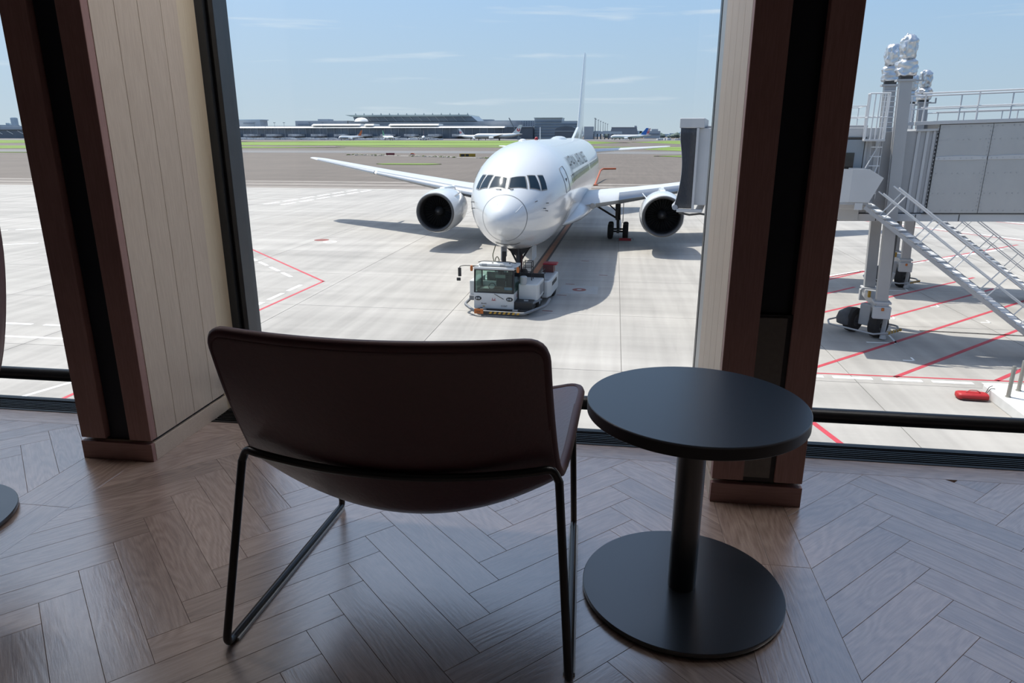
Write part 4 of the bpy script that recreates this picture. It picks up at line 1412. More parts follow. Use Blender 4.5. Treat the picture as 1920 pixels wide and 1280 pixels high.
# front guard bar
gp = [(-1.80, 1.35, .46), (-1.85, .62, .38), (-1.25, .08, .21), (1.05, .02, .21), (1.85, 1.05, .38), (1.90, 1.9, .50)]
B(MB().tube(fillet(gp, .18, 4), .065, 10), 'guard_bar', M_guard, smooth=50)
B(MB().span(-1.02, .62, -.055, -.04, .15, .27), 'stripe_plate', M_tugd)
for i in range(7):
    x = -.50 + i * .21
    B(MB().prism([(x - .05, .16), (x + .06, .16), (x + .12, .26), (x + .01, .26)], -.062, -.054, Matrix(((1, 0, 0, 0), (0, 0, 1, 0), (0, 1, 0, 0), (0, 0, 0, 1)))), 'yellow_stripe', M_stripe)
plate = B(MB().span(-1.22, -.80, -.075, -.05, .14, .36), 'orange_plate', M_amber, .005)
lettering('1504', .12, (-1.17, -.078, .19), M_tugd, plate, 'plate_number')
for x in (-1.0, .7):
    B(MB().bar((x, .05, .21), (x, .6, .30), .10, .10), 'guard_bracket', M_tugd)
B(MB().span(-1.2, 1.2, .30, .40, .10, .30), 'under_bumper', M_tugd, .02)
B(MB().span(-1.0, -.7, .1, .2, .27, .33).span(.5, .75, .08, .2, .27, .35), 'hook', M_guard, .02)
# engine housings behind and beside the cab
rf = B(MB().prism([(.56, 1.15), (1.42, 1.15), (1.46, 1.35), (1.46, 2.85), (.56, 2.85)], .55, 1.32), 'engine_housing', M_tugw, .05)
B(MB().span(1.462, 1.475, 1.7, 2.7, .72, 1.2), 'louvre_panel', M_tugg, .01, p=rf)
for i in range(7):
    B(MB().bar((1.478, 1.72, .76 + i * .065), (1.478, 2.68, .76 + i * .065), .012, .03), 'louvre', M_guard, p=rf)
B(MB().lathe([(.16, 0), (.16, .34), (.13, .37), (0, .37)], 20, Matrix.Translation((.78, 1.25, 1.30))), 'air_filter', M_tugg, smooth=40)
B(MB().prism([(.62, .7), (1.35, .7), (1.60, 1.6), (.62, 1.6)], .50, .58), 'side_step', M_guard, .02)
B(MB().span(.9, 1.1, .72, .80, .58, .68), 'step_lamp', M_lens, .01)
B(MB().span(-1.72, -1.36, 1.0, 2.6, .6, 1.42), 'left_locker', M_tugw, .05)
B(MB().span(-1.70, -1.42, .85, 1.0, .52, .75), 'left_step', M_guard, .03)
B(MB().span(-1.36, 1.46, 2.85, 2.95, .5, 1.5), 'bulkhead', M_tugd, .02)
# rear cradle arms around the nose wheels
for s, x0, x1 in ((1, 1.0, 1.62), (-1, -1.55, -.85)):
    a = B(MB().prism([(x0, 2.95), (x1, 2.95), (x1 + (.12 if s > 0 else -.12), 3.4), (x1 + (.12 if s > 0 else -.12), 5.6), (x0, 5.9)], .30, 1.12), 'cradle_arm', M_tugw, .06)
    B(MB().span(x0 + .05, x1 + .02, 3.2, 5.2, 1.12, 1.16), 'arm_deck', M_tugg, .01, p=a)
    B(MB().span(x0 + .02, x1 - .05, 5.0, 5.6, 1.14, 1.52), 'arm_box', M_maroon if s > 0 else M_tugg, .03, p=a)
    if s > 0:
        B(MB().span(x0, x1 + .10, 5.1, 5.7, 1.52, 1.60), 'red_strip', M_redp, .02, p=a)
        B(MB().span(x1 + .115, x1 + .13, 3.6, 5.0, .78, .96), 'side_slot', M_tugd, p=a)
        B(MB().span(1.2, 1.45, 2.93, 2.955, .86, .96), 'yellow_sticker', M_stripe, p=a)
        B(MB().tube(fillet([(x0 + .2, 3.3, 1.14), (x0 + .2, 3.3, 1.42), (x0 + .2, 4.6, 1.42), (x0 + .2, 4.6, 1.14)], .06, 3), .02, 6), 'hand_loop', M_tugd, p=a, smooth=50)
B(MB().span(-.85, 1.0, 4.35, 4.75, .28, .60), 'wheel_platform', M_tugd, .03)
for x, y in ((-1.45, 1.9), (1.3, 1.9), (-1.35, 4.9), (1.55, 4.9)):
    w = B(MB().lathe([(.22, -.14), (.40, -.15), (.46, -.10), (.47, 0), (.46, .10), (.40, .15), (.22, .14)], 24, Matrix.Translation((x, y, .47)) @ Matrix.Rotation(pi / 2, 4, 'Y')), 'wheel', M_tyre, smooth=40)
    B(MB().lathe([(0, -.1), (.2, -.1), (.23, -.13), (.23, .13), (.2, .1), (0, .1)], 18, Matrix.Translation((x, y, .47)) @ Matrix.Rotation(pi / 2, 4, 'Y')), 'hub', M_tugg, p=w, smooth=40)
# tall rack right behind the cab
rk = MB()
for y in (2.05, 2.45):
    rk.bar((.62, y, 1.32), (.62, y, 2.2), .035, .035).bar((1.0, y, 1.32), (1.0, y, 2.2), .035, .035)
for z in (1.65, 1.92, 2.18):
    rk.bar((.62, 2.05, z), (1.0, 2.05, z), .03, .03).bar((.62, 2.45, z), (1.0, 2.45, z), .03, .03).bar((1.0, 2.05, z), (1.0, 2.45, z), .03, .03)
B(rk, 'ladder_rack', M_tugd)

# ================================================================== boarding bridges (local: x along the tunnel towards the terminal, y away from us, z up)
M_br = mat('bridge light grey', (0.80, 0.80, 0.81), 0.5, var=0.05, scale=1.5)
M_br2 = mat('bridge mid grey', (0.62, 0.62, 0.63), 0.45, metal=0.1, var=0.06, scale=1.2)
M_brp = mat('bridge wall panel', (0.70, 0.695, 0.69), 0.36, metal=0.2, var=0.05, scale=1.0, bump=0.05)
M_brw = mat('white tubing', (1.05, 1.05, 1.06), 0.4)
M_brd = mat('bridge dark gap', (0.10, 0.10, 0.10), 0.6)
M_wrap = mat('silver wrap', (1.05, 1.07, 1.10), 0.30, metal=0.75, var=0.15, scale=5, bump=0.3)
M_fold = mat('bellows fabric', (0.50, 0.52, 0.57), 0.75, var=0.15, scale=8)
M_cloth = mat('grey dust cover', (0.13, 0.135, 0.145), 0.7, var=0.3, scale=5)
M_bwin = mat('bridge window', (0.012, 0.013, 0.015), 0.08, spec=0.7)
M_bdoor = mat('pale blue door', (0.42, 0.47, 0.52), 0.45)
M_grat = mat('galvanised tread', (1.25, 1.25, 1.25), 0.5, metal=0.0, var=0.06, scale=9)


def ease(tab, n):
    """the same silhouette in more steps, so that folds can show"""
    return [tuple(hermite(tab, i / n)) for i in range(n + 1)]


def crumple(mb, amp, sc, seed):
    for i, p in enumerate(mb.v):
        q = p * sc + Vector((seed, seed * 2, 0))
        mb.v[i] = p + Vector((mnoise.noise(q), mnoise.noise(q + Vector((7, 0, 0))), mnoise.noise(q + Vector((0, 9, 0))) * .5)) * amp
    return mb


def build_bridge(loc, rz, label, lower=0.0, full=True):
    r = empty('boarding_bridge', loc, rz, label, 'boarding bridge')
    sl = 0.030                                    # the tunnel climbs a little towards the terminal
    SH = lambda p: Vector((p.x, p.y, p.z + sl * p.x - lower))
    LEAN = lambda p: Vector((p.x - 0.042 * (p.z - 1.4), p.y, p.z - lower * min(1, max(0, (p.z - 1.5) / 3))))
    B = lambda mb, n, m, bev=0.0, p=None, **k: mb.build(n, m, p or r, bevel=bev, **k)
    zb, zt = 4.85, 7.92
    # telescoping inner tunnel, ribbed
    inner = B(MB().span(-4.6, 16, -1.0, 1.0, zb, zt - .18), 'inner_tunnel', M_br2, xf=SH)
    for i, x in enumerate((-3.9, -3.3, -2.7, -2.1, -1.5, -.9, .42, .70, .92)):
        B(MB().span(x - .05, x + .05, -1.05, -1.0, zb, zt - .2), 'wall_rib', M_br, .01, p=inner, xf=SH)
    B(MB().span(.30, 1.02, -1.10, 1.1, zt - .2, zt - .12), 'roof_cap', M_br, .01, p=inner, xf=SH)
    # outer tunnel with two rows of panels
    outer = B(MB().span(1.02, 16, -1.13, 1.13, zb, zt + .02), 'outer_tunnel', M_brd, xf=SH)
    x = 1.04
    k = 0
    while x < 15:
        w = 1.62
        for z0, z1 in ((zb + .01, 6.715), (6.825, zt)):
            B(MB().span(x, x + w - .014, -1.155, -1.13, z0, z1), 'wall_panel', M_brp, .006, p=outer, xf=SH)
        nb = 10
        q = MB()
        bow = [(x + (w - .035) * i / nb) for i in range(nb + 1)]
        ring = []
        for i, xx in enumerate(bow):
            b_ = sin(pi * i / nb) * .03
            ring.append([Vector((xx, -1.13, 6.70 - .01)), Vector((xx, -1.175 - b_ * .4, 6.72 - b_ * .3)), Vector((xx, -1.175 - b_ * .4, 6.82 + b_)), Vector((xx, -1.13, 6.85 + b_))])
        B(q.loft(ring, closed=True), 'waist_band', M_br, p=outer, xf=SH)
        x += w
        k += 1
    rv = MB()
    x = 1.04
    while x < 6.5:
        for i in range(9):
            for z in (4.95, 5.55, 6.25, 6.77, 7.4, 7.84):
                if (i * 7 + int(z * 10)) % 4:
                    rv.box((x + .1 + i * .17, -1.162 if z != 6.77 else -1.185, z), (.03, .02, .03))
        for j in range(22):
            rv.box((x + .03, -1.162, 4.95 + j * .135), (.03, .02, .035)).box((x - .06, -1.162, 4.98 + j * .135), (.03, .02, .035))
        x += 1.62
    tag(B(rv, 'rivets', M_br2, p=outer, xf=SH), kind='stuff')
    # underframe
    uf = B(MB().span(-4.6, 16, -1.12, 1.12, 4.55, zb - .03), 'underframe', M_br, .01, xf=SH)
    for x in (-3.2, -1.9, -.6, .7, 2.1, 4.6, 7.1):
        B(MB().span(x, x + .03, -1.128, -1.12, 4.56, 4.80), 'frame_joint', M_brd, p=uf, xf=SH)
    B(MB().span(.9, 16, -1.16, 1.16, zb - .035, zb), 'bottom_flange', M_brd, xf=SH)
    B(MB().span(.2, 16, -1.22, -1.05, zt + .02, zt + .14).span(.2, 16, 1.05, 1.22, zt + .02, zt + .14), 'roof_gutter', M_br, .01, xf=SH)
    # roof railings
    for yy in (-1.05, 1.05):
        rl = B(MB().tube([(.35, yy, zt + 1.08), (16, yy, zt + 1.08)], .028, 8), 'roof_handrail', M_brw, xf=SH)
        B(MB().tube([(.35, yy, zt + .60), (16, yy, zt + .60)], .022, 8), 'mid_rail', M_brw, p=rl, xf=SH)
        x = .45
        while x < 15.5:
            B(MB().cyl((x, yy, zt + .12), (x, yy, zt + 1.08), .026, n=8), 'post', M_brw, p=rl, xf=SH)
            x += 1.65
    # lift columns with wrapped tops
    for s in (-1, 1):
        c = B(MB().span(-.20, .20, s * 1.34 - .17, s * 1.34 + .17, 1.45, 9.42), 'lift_column', M_br2, .015, xf=LEAN)
        B(MB().span(-.23, -.20, s * 1.34 - .05, s * 1.34 + .05, 5.0, 9.2), 'guide_strip', M_br, p=c, xf=LEAN)
        B(MB().span(-.30, .30, s * 1.34 - .22, s * 1.34 + .22, 9.40, 9.47).span(.30, .55, s * 1.34 - .03, s * 1.34 + .03, 9.40, 9.45).span(.50, .55, s * 1.34 - .03, s * 1.34 + .03, 9.45, 9.65), 'motor_bracket', M_br2, p=c, xf=LEAN)
        B(MB().span(-.20, .20, s * 1.34 - .18, s * 1.34 + .18, 9.47, 9.64), 'motor_foot', M_brd, .02, p=c, xf=LEAN)
        low = MB()
        rg = []
        for z, a, b in ease(((9.58, .24, .22), (9.62, .30, .26), (9.80, .33, .27), (9.98, .34, .26), (10.06, .26, .22), (10.14, .19, .17)), 22):
            rg.append([Vector((a * (abs(cos(t)) ** .6) * (1 if cos(t) >= 0 else -1), b * (abs(sin(t)) ** .6) * (1 if sin(t) >= 0 else -1), z)) + Vector((0, s * 1.34, 0)) for t in [2 * pi * k / 28 for k in range(28)]])
        B(crumple(crumple(low.loft(rg), .07, 4.0, 2), .06, 11.0, s + loc[0]), 'lower_wrap', M_wrap, p=c, smooth=35, xf=LEAN)
        up = MB()
        rg = []
        for z, a in ease(((10.12, .16), (10.17, .21), (10.34, .245), (10.55, .25), (10.72, .235), (10.84, .19), (10.90, .12), (10.92, .03)), 26):
            rg.append([Vector(((a * (1 + .13 * abs(sin(4.5 * t)))) * cos(t), (a * (1 + .13 * abs(sin(4.5 * t)))) * sin(t), z)) + Vector((0, s * 1.34, 0)) for t in [2 * pi * k / 42 for k in range(42)]])
        B(crumple(crumple(up.loft(rg), .05, 5.0, 1), .035, 13.0, s * 3 + loc[1]), 'upper_wrap', M_wrap, p=c, smooth=35, xf=LEAN)
    # rungs on the far column
    for i in range(9):
        B(MB().bar((-.24, 1.12, 7.7 + i * .19), (.22, 1.12, 7.7 + i * .19), .03, .03), 'rung', M_brw, xf=LEAN)
    # wheel carriage
    B(MB().span(-.22, .22, -1.62, 1.62, 1.18, 1.52), 'cross_beam', M_br2, .03)
    for s in (-1, 1):
        B(MB().span(-.30, .30, s * 1.34 - .27, s * 1.34 + .27, 1.50, 1.58), 'column_foot', M_br, .02)
        B(MB().span(-.30, .30, s * 1.6 - .12, s * 1.6 + .12, .95, 1.42), 'end_block', M_br, .03)
    B(MB().prism([(.12, .85), (.32, .85), (.62, 2.4), (.42, 2.4)], -.12, .12, Matrix.Translation((0, .2, 0)) @ Matrix(((1, 0, 0, 0), (0, 0, -1, 0), (0, 1, 0, 0), (0, 0, 0, 1)))), 'stay', M_br2)
    bg = Matrix.Translation((-.28, -.45, 0)) @ Matrix.Rotation(radians(50), 4, 'Z')
    BX = lambda p: bg @ p
    B(MB().span(-.16, .16, -.22, .22, .40, 1.25), 'steering_head', M_br2, .03, xf=BX)
    B(MB().cyl((0, -.75, .5), (0, .75, .5), .09, n=12), 'axle', M_brd, xf=BX)
    for s in (-1, 1):
        w = B(MB().lathe([(.25, -.19), (.40, -.20), (.48, -.15), (.50, 0), (.48, .15), (.40, .20), (.25, .19)], 30, Matrix.Translation((0, s * .52, .50)) @ Matrix.Rotation(pi / 2, 4, 'X')), 'wheel', M_tyre, smooth=40, xf=BX)
        B(MB().lathe([(0, -.12), (.22, -.13), (.27, -.18), (.27, .18), (.22, .13), (0, .12)], 20, Matrix.Translation((0, s * .52, .50)) @ Matrix.Rotation(pi / 2, 4, 'X')), 'hub', M_brd, p=w, smooth=40, xf=BX)
    cov = MB()
    cov.lathe([(0, .86), (.22, .84), (.40, .70), (.50, .45), (.47, .22), (.40, .18)], 18, Matrix.Translation((-.12, .70, .12)) @ Matrix.Scale(.75, 4, (0, 1, 0)))
    B(crumple(cov, .12, 3.0, 4), 'motor_cover', M_cloth, smooth=40, xf=BX)
    cov = MB()
    cov.lathe([(0, .80), (.20, .78), (.36, .66), (.44, .45), (.40, .30)], 18, Matrix.Translation((.30, -.20, .15)) @ Matrix.Scale(.8, 4, (1, 0, 0)))
    B(crumple(cov, .12, 3.0, 9), 'motor_cover', M_cloth, smooth=40, xf=BX)
    B(MB().bar((-.12, -.80, .05), (.02, -.78, 1.05), .16, .06), 'fork_plate', M_br, .01, xf=BX)
    B(MB().lathe([(0, .16), (.08, .14), (.12, .05), (.12, 0)], 16, Matrix.Translation((-.16, -.86, .05))), 'foot_sensor', M_br, smooth=40, xf=BX)
    B(MB().lathe([(.05, 0), (.05, .10), (0, .12)], 10, Matrix.Translation((0, -1.74, 1.28))), 'amber_lamp', M_amber, smooth=40)
    B(MB().span(-.34, -.24, -.5, -.35, 1.5, 1.75), 'amber_box', M_stripe, .02)
    gl = B(MB().tube(fillet([(-.95, -.9, .36), (-.95, .95, .36), (-.4, 1.35, .36), (.75, 1.35, .36), (.98, .9, .36), (.98, -.75, .36), (.45, -1.12, .36), (-.4, -1.12, .36)], .12, 3), .035, 8, closed=True), 'guard_hoop', M_br2, smooth=50, xf=BX)
    for i in range(5):
        B(MB().bar((-.34 + i * .2, -1.12, .36), (-.24 + i * .2, -1.12, .36), .09, .09), 'yellow_band', M_stripe, p=gl, xf=BX)
    B(MB().tube(fillet([(.34, -.3, 4.6), (.36, -.3, 2.2), (.30, -.4, 1.7), (.15, -.6, 1.55), (.05, -.7, 1.9)], .25, 4), .07, 8), 'cable_hose', M_brd, smooth=50)
    # cab at the aircraft end
    cab = B(MB().prism([(-7.17, -1.75), (-1.05, -1.75), (-.78, -1.15), (-.78, 1.15), (-2.55, 1.75), (-7.17, 1.75)], 5.0, 7.86), 'cab', M_br, .02)
    B(MB().span(-6.9, -1.3, -1.25, 1.25, 7.86, 7.95), 'cab_roof', M_br2, .02, p=cab)
    B(MB().span(-6.6, -1.2, -1.2, 1.2, 4.55, 5.0), 'cab_underframe', M_br, .02)
    dr = B(MB().span(-2.42, -1.42, -1.78, -1.75, 5.35, 7.45), 'cab_door', M_bdoor, .01, p=cab)
    B(MB().span(-2.45, -1.39, -1.76, -1.752, 5.3, 7.5).span(-2.47, -1.37, -1.80, -1.75, 7.5, 7.54), 'door_frame', M_brd, p=cab)
    for x in (-1.92,):
        B(MB().span(x - .28, x + .22, -1.792, -1.775, 6.15, 7.0), 'door_window', M_bwin, .004, p=cab)
    for x in (-1.30, -1.16, -1.07, -3.2, -4.3, -5.0):
        B(MB().span(x - .015, x + .015, -1.775, -1.75, 5.05, 7.6), 'wall_rib', M_br2, p=cab)
    B(MB().span(-5.9, -5.15, -1.765, -1.75, 5.95, 6.25).span(-5.5, -5.2, -1.765, -1.75, 6.6, 7.1), 'hatch', M_br2, .004, p=cab)
    B(MB().bar((-6.5, -1.80, 6.45), (-6.0, -1.80, 6.45), .03, .03).span(-6.05, -5.85, -1.84, -1.76, 6.3, 6.65), 'canopy_actuator', M_brw, .005, p=cab)
    # folding canopy
    hood = B(MB().span(-7.88, -6.97, -1.9, 1.9, 7.86, 8.22), 'canopy_hood', M_br, .03)
    B(MB().span(-7.80, -6.83, -1.92, 1.9, 4.72, 4.84), 'canopy_sill', M_br, .02)
    B(MB().span(-7.24, -7.15, -1.93, -1.72, 4.84, 7.86).span(-7.24, -7.15, 1.72, 1.93, 4.84, 7.86), 'canopy_frame', M_br, .01)
    for s in (-1, 1):
        mb = MB()
        rg = []
        nz = 14
        for j in range(nz + 1):
            t = j / nz
            z = 4.86 + 3.0 * t
            w_ = .60 - .16 * sin(pi * min(1, t * 1.15)) + .10 * (1 - t) ** 2
            row = []
            for i in range(37):
                u = i / 36
                amp = .065 * (1 - .35 * abs(sin(3 * t)))
                row.append(Vector((-7.24 - w_ * u, s * (1.84 + amp * (1 if i % 2 else -1) * (0 if i in (0, 36) else 1) + .03 * sin(9 * t + 5 * u)), z)))
            rg.append(row)
        vs = [p for row in rg for p in row]
        mb.add(vs, [(j * 37 + i, j * 37 + i + 1, (j + 1) * 37 + i + 1, (j + 1) * 37 + i) for j in range(nz) for i in range(36)])
        o = B(mb, 'canopy_bellows', M_fold, smooth=30)
        sd = o.modifiers.new('cloth', 'SOLIDIFY')
        sd.thickness = .012
    B(MB().tube([(-7.86, -1.9, 4.9), (-7.93, -1.2, 4.9), (-7.93, 1.2, 4.9), (-7.86, 1.9, 4.9)], .11, 10), 'bumper_roll', M_fold, smooth=50)
    B(MB().tube([(-7.7, -1.85, 4.7), (-7.3, -1.8, 4.62), (-6.9, -1.85, 4.68), (-6.2, -1.8, 4.6), (-5.7, -1.8, 4.66)], .04, 6), 'cable_loop', M_brd, smooth=50)
    # railing on the cab roof and the caged ladder
    rl = B(MB().tube([(-6.7, -1.2, 8.98), (-2.75, -1.2, 8.98), (-2.75, 1.2, 8.98), (-6.7, 1.2, 8.98)], .028, 8), 'roof_handrail', M_brw)
    B(MB().tube([(-6.7, -1.2, 8.45), (-2.75, -1.2, 8.45), (-2.75, 1.2, 8.45), (-6.7, 1.2, 8.45)], .024, 8), 'mid_rail', M_brw, p=rl)
    for x in (-6.7, -5.4, -4.1, -2.75):
        for yy in (-1.2, 1.2):
            B(MB().cyl((x, yy, 7.9), (x, yy, 8.98), .026, n=8), 'post', M_brw, p=rl)
    cg = B(MB().span(-1.52, -.86, -2.25, -1.76, 7.40, 7.47), 'ladder_cage_floor', M_br, .01)
    for x in (-1.50, -1.34, -1.19, -1.04, -.89):
        B(MB().bar((x, -2.22, 7.42), (x, -2.22, 8.98), .035, .035), 'cage_bar', M_brw, p=cg)
    for y in (-2.0, -1.8):
        B(MB().bar((-1.50, y, 7.42), (-1.50, y, 8.98), .035, .035).bar((-.89, y, 7.42), (-.89, y, 8.98), .035, .035), 'cage_bar', M_brw, p=cg)
    B(MB().tube([(-1.50, -1.75, 8.98), (-1.50, -2.22, 8.98), (-.89, -2.22, 8.98), (-.89, -1.75, 8.98)], .025, 6).tube([(-1.50, -1.75, 8.2), (-1.50, -2.22, 8.2), (-.89, -2.22, 8.2), (-.89, -1.75, 8.2)], .022, 6), 'cage_hoop', M_brw, p=cg)
    ld = MB()
    ld.bar((-1.22, -1.9, 5.4), (-1.22, -1.9, 7.4), .03, .03).bar((-.86, -1.9, 5.4), (-.86, -1.9, 7.4), .03, .03)
    lad = B(ld, 'ladder_rail', M_br2)
    for i in range(6):
        B(MB().bar((-1.22, -1.9, 5.6 + i * .32), (-.86, -1.9, 5.6 + i * .32), .035, .035), 'rung', M_brw, p=lad)
    # landing with chamfered parapet
    pf = B(MB().span(-3.1, -1.22, -2.95, -1.5, 5.27, 5.36), 'landing_floor', M_br2)
    MX = Matrix(((1, 0, 0, 0), (0, 0, -1, 0), (0, 1, 0, 0), (0, 0, 0, 1)))
    B(MB().prism([(-1.86, 5.36), (-1.22, 5.36), (-.86, 6.20), (-1.32, 6.48), (-1.86, 6.48)], 2.96, 3.00, MX), 'parapet', M_br, .004, p=pf)
    B(MB().add([(-1.86, -3.0, 5.36), (-1.86, -3.0, 6.48), (-2.9, -2.55, 6.48), (-2.9, -2.55, 5.36), (-1.86, -2.96, 5.36), (-1.86, -2.96, 6.48), (-2.88, -2.51, 6.48), (-2.88, -2.51, 5.36)], [(0, 1, 2, 3), (7, 6, 5, 4), (0, 4, 5, 1), (1, 5, 6, 2), (2, 6, 7, 3), (0, 3, 7, 4)]), 'parapet', M_br, p=pf)
    B(MB().prism([(-1.86, 5.36), (-1.22, 5.36), (-.86, 6.20), (-1.32, 6.48), (-1.86, 6.48)], 1.98, 2.02, MX), 'inner_parapet', M_br, .004, p=pf)
    B(MB().span(-1.65, -1.4, -3.01, -2.9, 5.1, 5.34), 'bracket', M_br, .01, p=pf)
    B(MB().tube([(-1.32, -2.0, 6.48), (-.95, -1.9, 7.35), (-.93, -1.9, 6.55), (-1.0, -1.95, 6.3)], .022, 6), 'gate_bar', M_brw, p=pf)
    # service stairs
    run, rise, x0, z0 = 7.05, 5.26, -1.25, 5.30
    st = B(MB().span(-1.3, -1.1, -2.97, -2.03, 5.22, 5.30), 'stair_head', M_br2)
    d = Vector((run, 0, -rise)).normalized()
    up = Vector((rise, 0, run)).normalized()
    for y, h_, o_ in ((-2.99, .12, -.13), (-2.03, .30, .02)):
        B(MB().bar(Vector((x0, y, z0)) + up * o_, Vector((x0 + run, y, z0 - rise + .02)) + up * o_, .04, h_, up=up), 'stringer', M_br2, .004, p=st)
    nt_ = 26
    for i in range(nt_):
        t = (i + .5) / nt_
        x, z = x0 + run * t, z0 - rise * t + .06
        B(MB().span(x - .13, x + .12, -2.97, -2.06, z - .02, z + .015), 'tread', M_grat, p=st)
    for y in (-2.96, -2.06):
        hr = B(MB().tube([Vector((x0 + .05, y, z0)) + up * .98 + d * .35, Vector((x0 + run, y, z0 - rise)) + up * .98 - d * .4], .026, 8), 'stair_handrail', M_brw, p=st)
        B(MB().tube([Vector((x0 + .05, y, z0)) + up * .55 + d * .1, Vector((x0 + run, y, z0 - rise)) + up * .55 - d * .4], .022, 8), 'stair_mid_rail', M_brw, p=st)
        for k in range(6):
            p = Vector((x0, y, z0)) + d * (.75 + k * 1.45)
            if (p - Vector((x0, y, z0))).length < 8.5:
                B(MB().cyl(p, p + up * .98, .022, n=6), 'baluster', M_brw, p=st)
    B(MB().cyl((x0 + run - .2, -2.96, .12), (x0 + run - .2, -2.06, .12), .12, n=14), 'stair_roller', M_tyre, p=st)
    # pillar that carries the terminal end
    B(MB().span(14.6, 15.4, -.5, .5, 0, 5.02), 'end_pillar', M_br2, .03)
    return r


build_bridge((10.45, 28.70, GZ), -radians(9), 'near grey boarding bridge with panelled tunnel, service stairs and silver wrapped column tops')
build_bridge((15.05, 38.80, GZ), -radians(9), 'second boarding bridge half hidden behind the near one, seen through its stairs and legs', lower=0.35)

# ------------------------------------------------------------------ kerb block, bollards, red bag
M_kerb = mat('white concrete', (1.1, 1.08, 1.04), 0.8, var=0.08, scale=3, bump=0.1)
M_steel = mat('bollard steel', (0.55, 0.52, 0.46), 0.35, metal=0.5, var=0.1, scale=4)
M_bag = mat('red canvas', (0.70, 0.025, 0.03), 0.55, var=0.1, scale=6)
kb = MB().prism([(11.42, 21.75), (16.5, 21.75), (16.5, 14.0), (11.10, 14.0)], GZ, GZ + .30)
tag(kb.build('concrete_island', M_kerb, bevel=.015), 'low white concrete island on the apron at the lower right, carrying steel bollards', 'kerb')
for i, (x, y, lab) in enumerate(((11.62, 20.75, 'steel bollard nearest the red bag on the white concrete island'), (12.20, 21.35, 'steel bollard farthest back on the white concrete island'), (11.72, 19.40, 'steel bollard cut off by the right edge of the photo'))):
    b = empty('bollard', (x, y, GZ + .30), 0, lab, 'bollard', 'bollards on the concrete island')
    MB().lathe([(.055, 0), (.055, .93), (.045, .95), (0, .95)], 20).build('bollard_tube', M_steel, b, smooth=40)
    MB().lathe([(.075, 0), (.075, .02), (.055, .025)], 20).build('collar', M_steel, b, smooth=40)
    MB().lathe([(.018, -.006), (.024, 0), (.018, .006), (.012, 0), (.018, -.006)], 10, Matrix.Translation((.06, 0, .82)) @ Matrix.Rotation(pi / 2, 4, 'X')).build('eye_ring', M_guard, b)
chn = empty('bollard_chain', (12.20, 21.35, GZ + .30), 0, 'thin chain hanging from the farthest steel bollard on the island', 'chain')
for i in range(18):
    t = i / 17
    p = Vector((.115 + .92 * t, -.1 * t, .55 - .42 * (1 - (2 * t - 1) ** 2) * .9))
    MB().lathe([(.020, -.006), (.026, 0), (.020, .006), (.014, 0), (.020, -.006)], 8, Matrix.Translation(p) @ Matrix.Rotation(pi / 2 * (i % 2), 4, 'X')).build('chain_link', M_guard, chn)
bag = empty('equipment_bag', (10.90, 21.25, GZ), radians(-3), 'long red canvas bag with white letters lying on the apron beside the white island', 'bag')
rg = []
for x, w, h in ((-.43, .10, .10), (-.40, .17, .17), (-.33, .20, .21), (0, .21, .22), (.33, .20, .21), (.40, .18, .19), (.42, .12, .12)):
    rg.append([Vector((x, w * (abs(cos(t)) ** .7) * (1 if cos(t) >= 0 else -1), max(.0, .11 + h * .52 * (abs(sin(t)) ** .7) * (1 if sin(t) >= 0 else -1)))) for t in [2 * pi * k / 24 for k in range(24)]])
MB().loft(rg).build('bag_body', M_bag, bag, smooth=50)
MB().tube(fillet([(-.2, -.05, .22), (-.1, -.05, .30), (.1, -.05, .30), (.2, -.05, .22)], .05, 3), .012, 6).build('carry_handle', M_bag, bag, smooth=50)
MB().tube(fillet([(.38, .0, .2), (.50, .05, .36), (.62, .06, .34)], .05, 4), .010, 6).tube(fillet([(.38, .05, .2), (.48, .12, .38), (.58, .16, .40)], .05, 4), .010, 6).build('strap_end', M_signk, bag, smooth=50)
lettering('JAL', .15, (-.10, -.165, .125), M_white, bag, 'bag_lettering', rot=(radians(48), 0, 0), ext=.004)
MB().span(-.33, .37, -.222, -.205, .045, .075).build('dark_binding', M_maroon, bag)
op = empty('orange_barrier_arm', (-3.0, 112.0, GZ), 0, 'orange angled pole standing far out on the taxiway behind the airliner', 'pole')
MB().tube(fillet([(0, 0, 0), (.55, 14, 1.6), (.9, 17, 1.75), (3.2, 18, 1.75)], .3, 4), .16, 8).build('pole_arm', M_or, op, smooth=50)
MB().lathe([(.5, 0), (.5, .15), (0, .2)], 12).build('pole_foot', M_or, op)

# ================================================================== the far side of the airfield
ALB = 1.0  # distance haze is put into the building colours below
M_h1 = mat('terminal glass wall', (0.125, 0.155, 0.195), 0.35, var=0.18, scale=0.06)
M_h2 = mat('terminal canopy white', (0.86, 0.84, 0.80), 0.5)
M_h3 = mat('terminal roof grey green', (0.27, 0.33, 0.33), 0.5, var=0.08, scale=0.05)
M_h4 = mat('hall glass', (0.145, 0.185, 0.235), 0.3, var=0.15, scale=0.05)
M_h5 = mat('upper storey grey', (0.30, 0.325, 0.36), 0.6, var=0.12, scale=0.05)
M_h6 = mat('office wall grey', (0.37, 0.41, 0.45), 0.6, var=0.06, scale=0.1)
M_h7 = mat('window band', (0.17, 0.21, 0.26), 0.3)
M_h8 = mat('dark hall', (0.085, 0.10, 0.125), 0.5, var=0.15, scale=0.08)
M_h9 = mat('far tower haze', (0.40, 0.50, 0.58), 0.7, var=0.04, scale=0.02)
M_ha = mat('hangar cladding', (0.22, 0.25, 0.29), 0.6, var=0.1, scale=0.1)
M_mast = mat('mast steel', (0.16, 0.18, 0.20), 0.5)
M_tree = mat('far trees', (0.115, 0.155, 0.135), 0.9, var=0.35, scale=0.08)
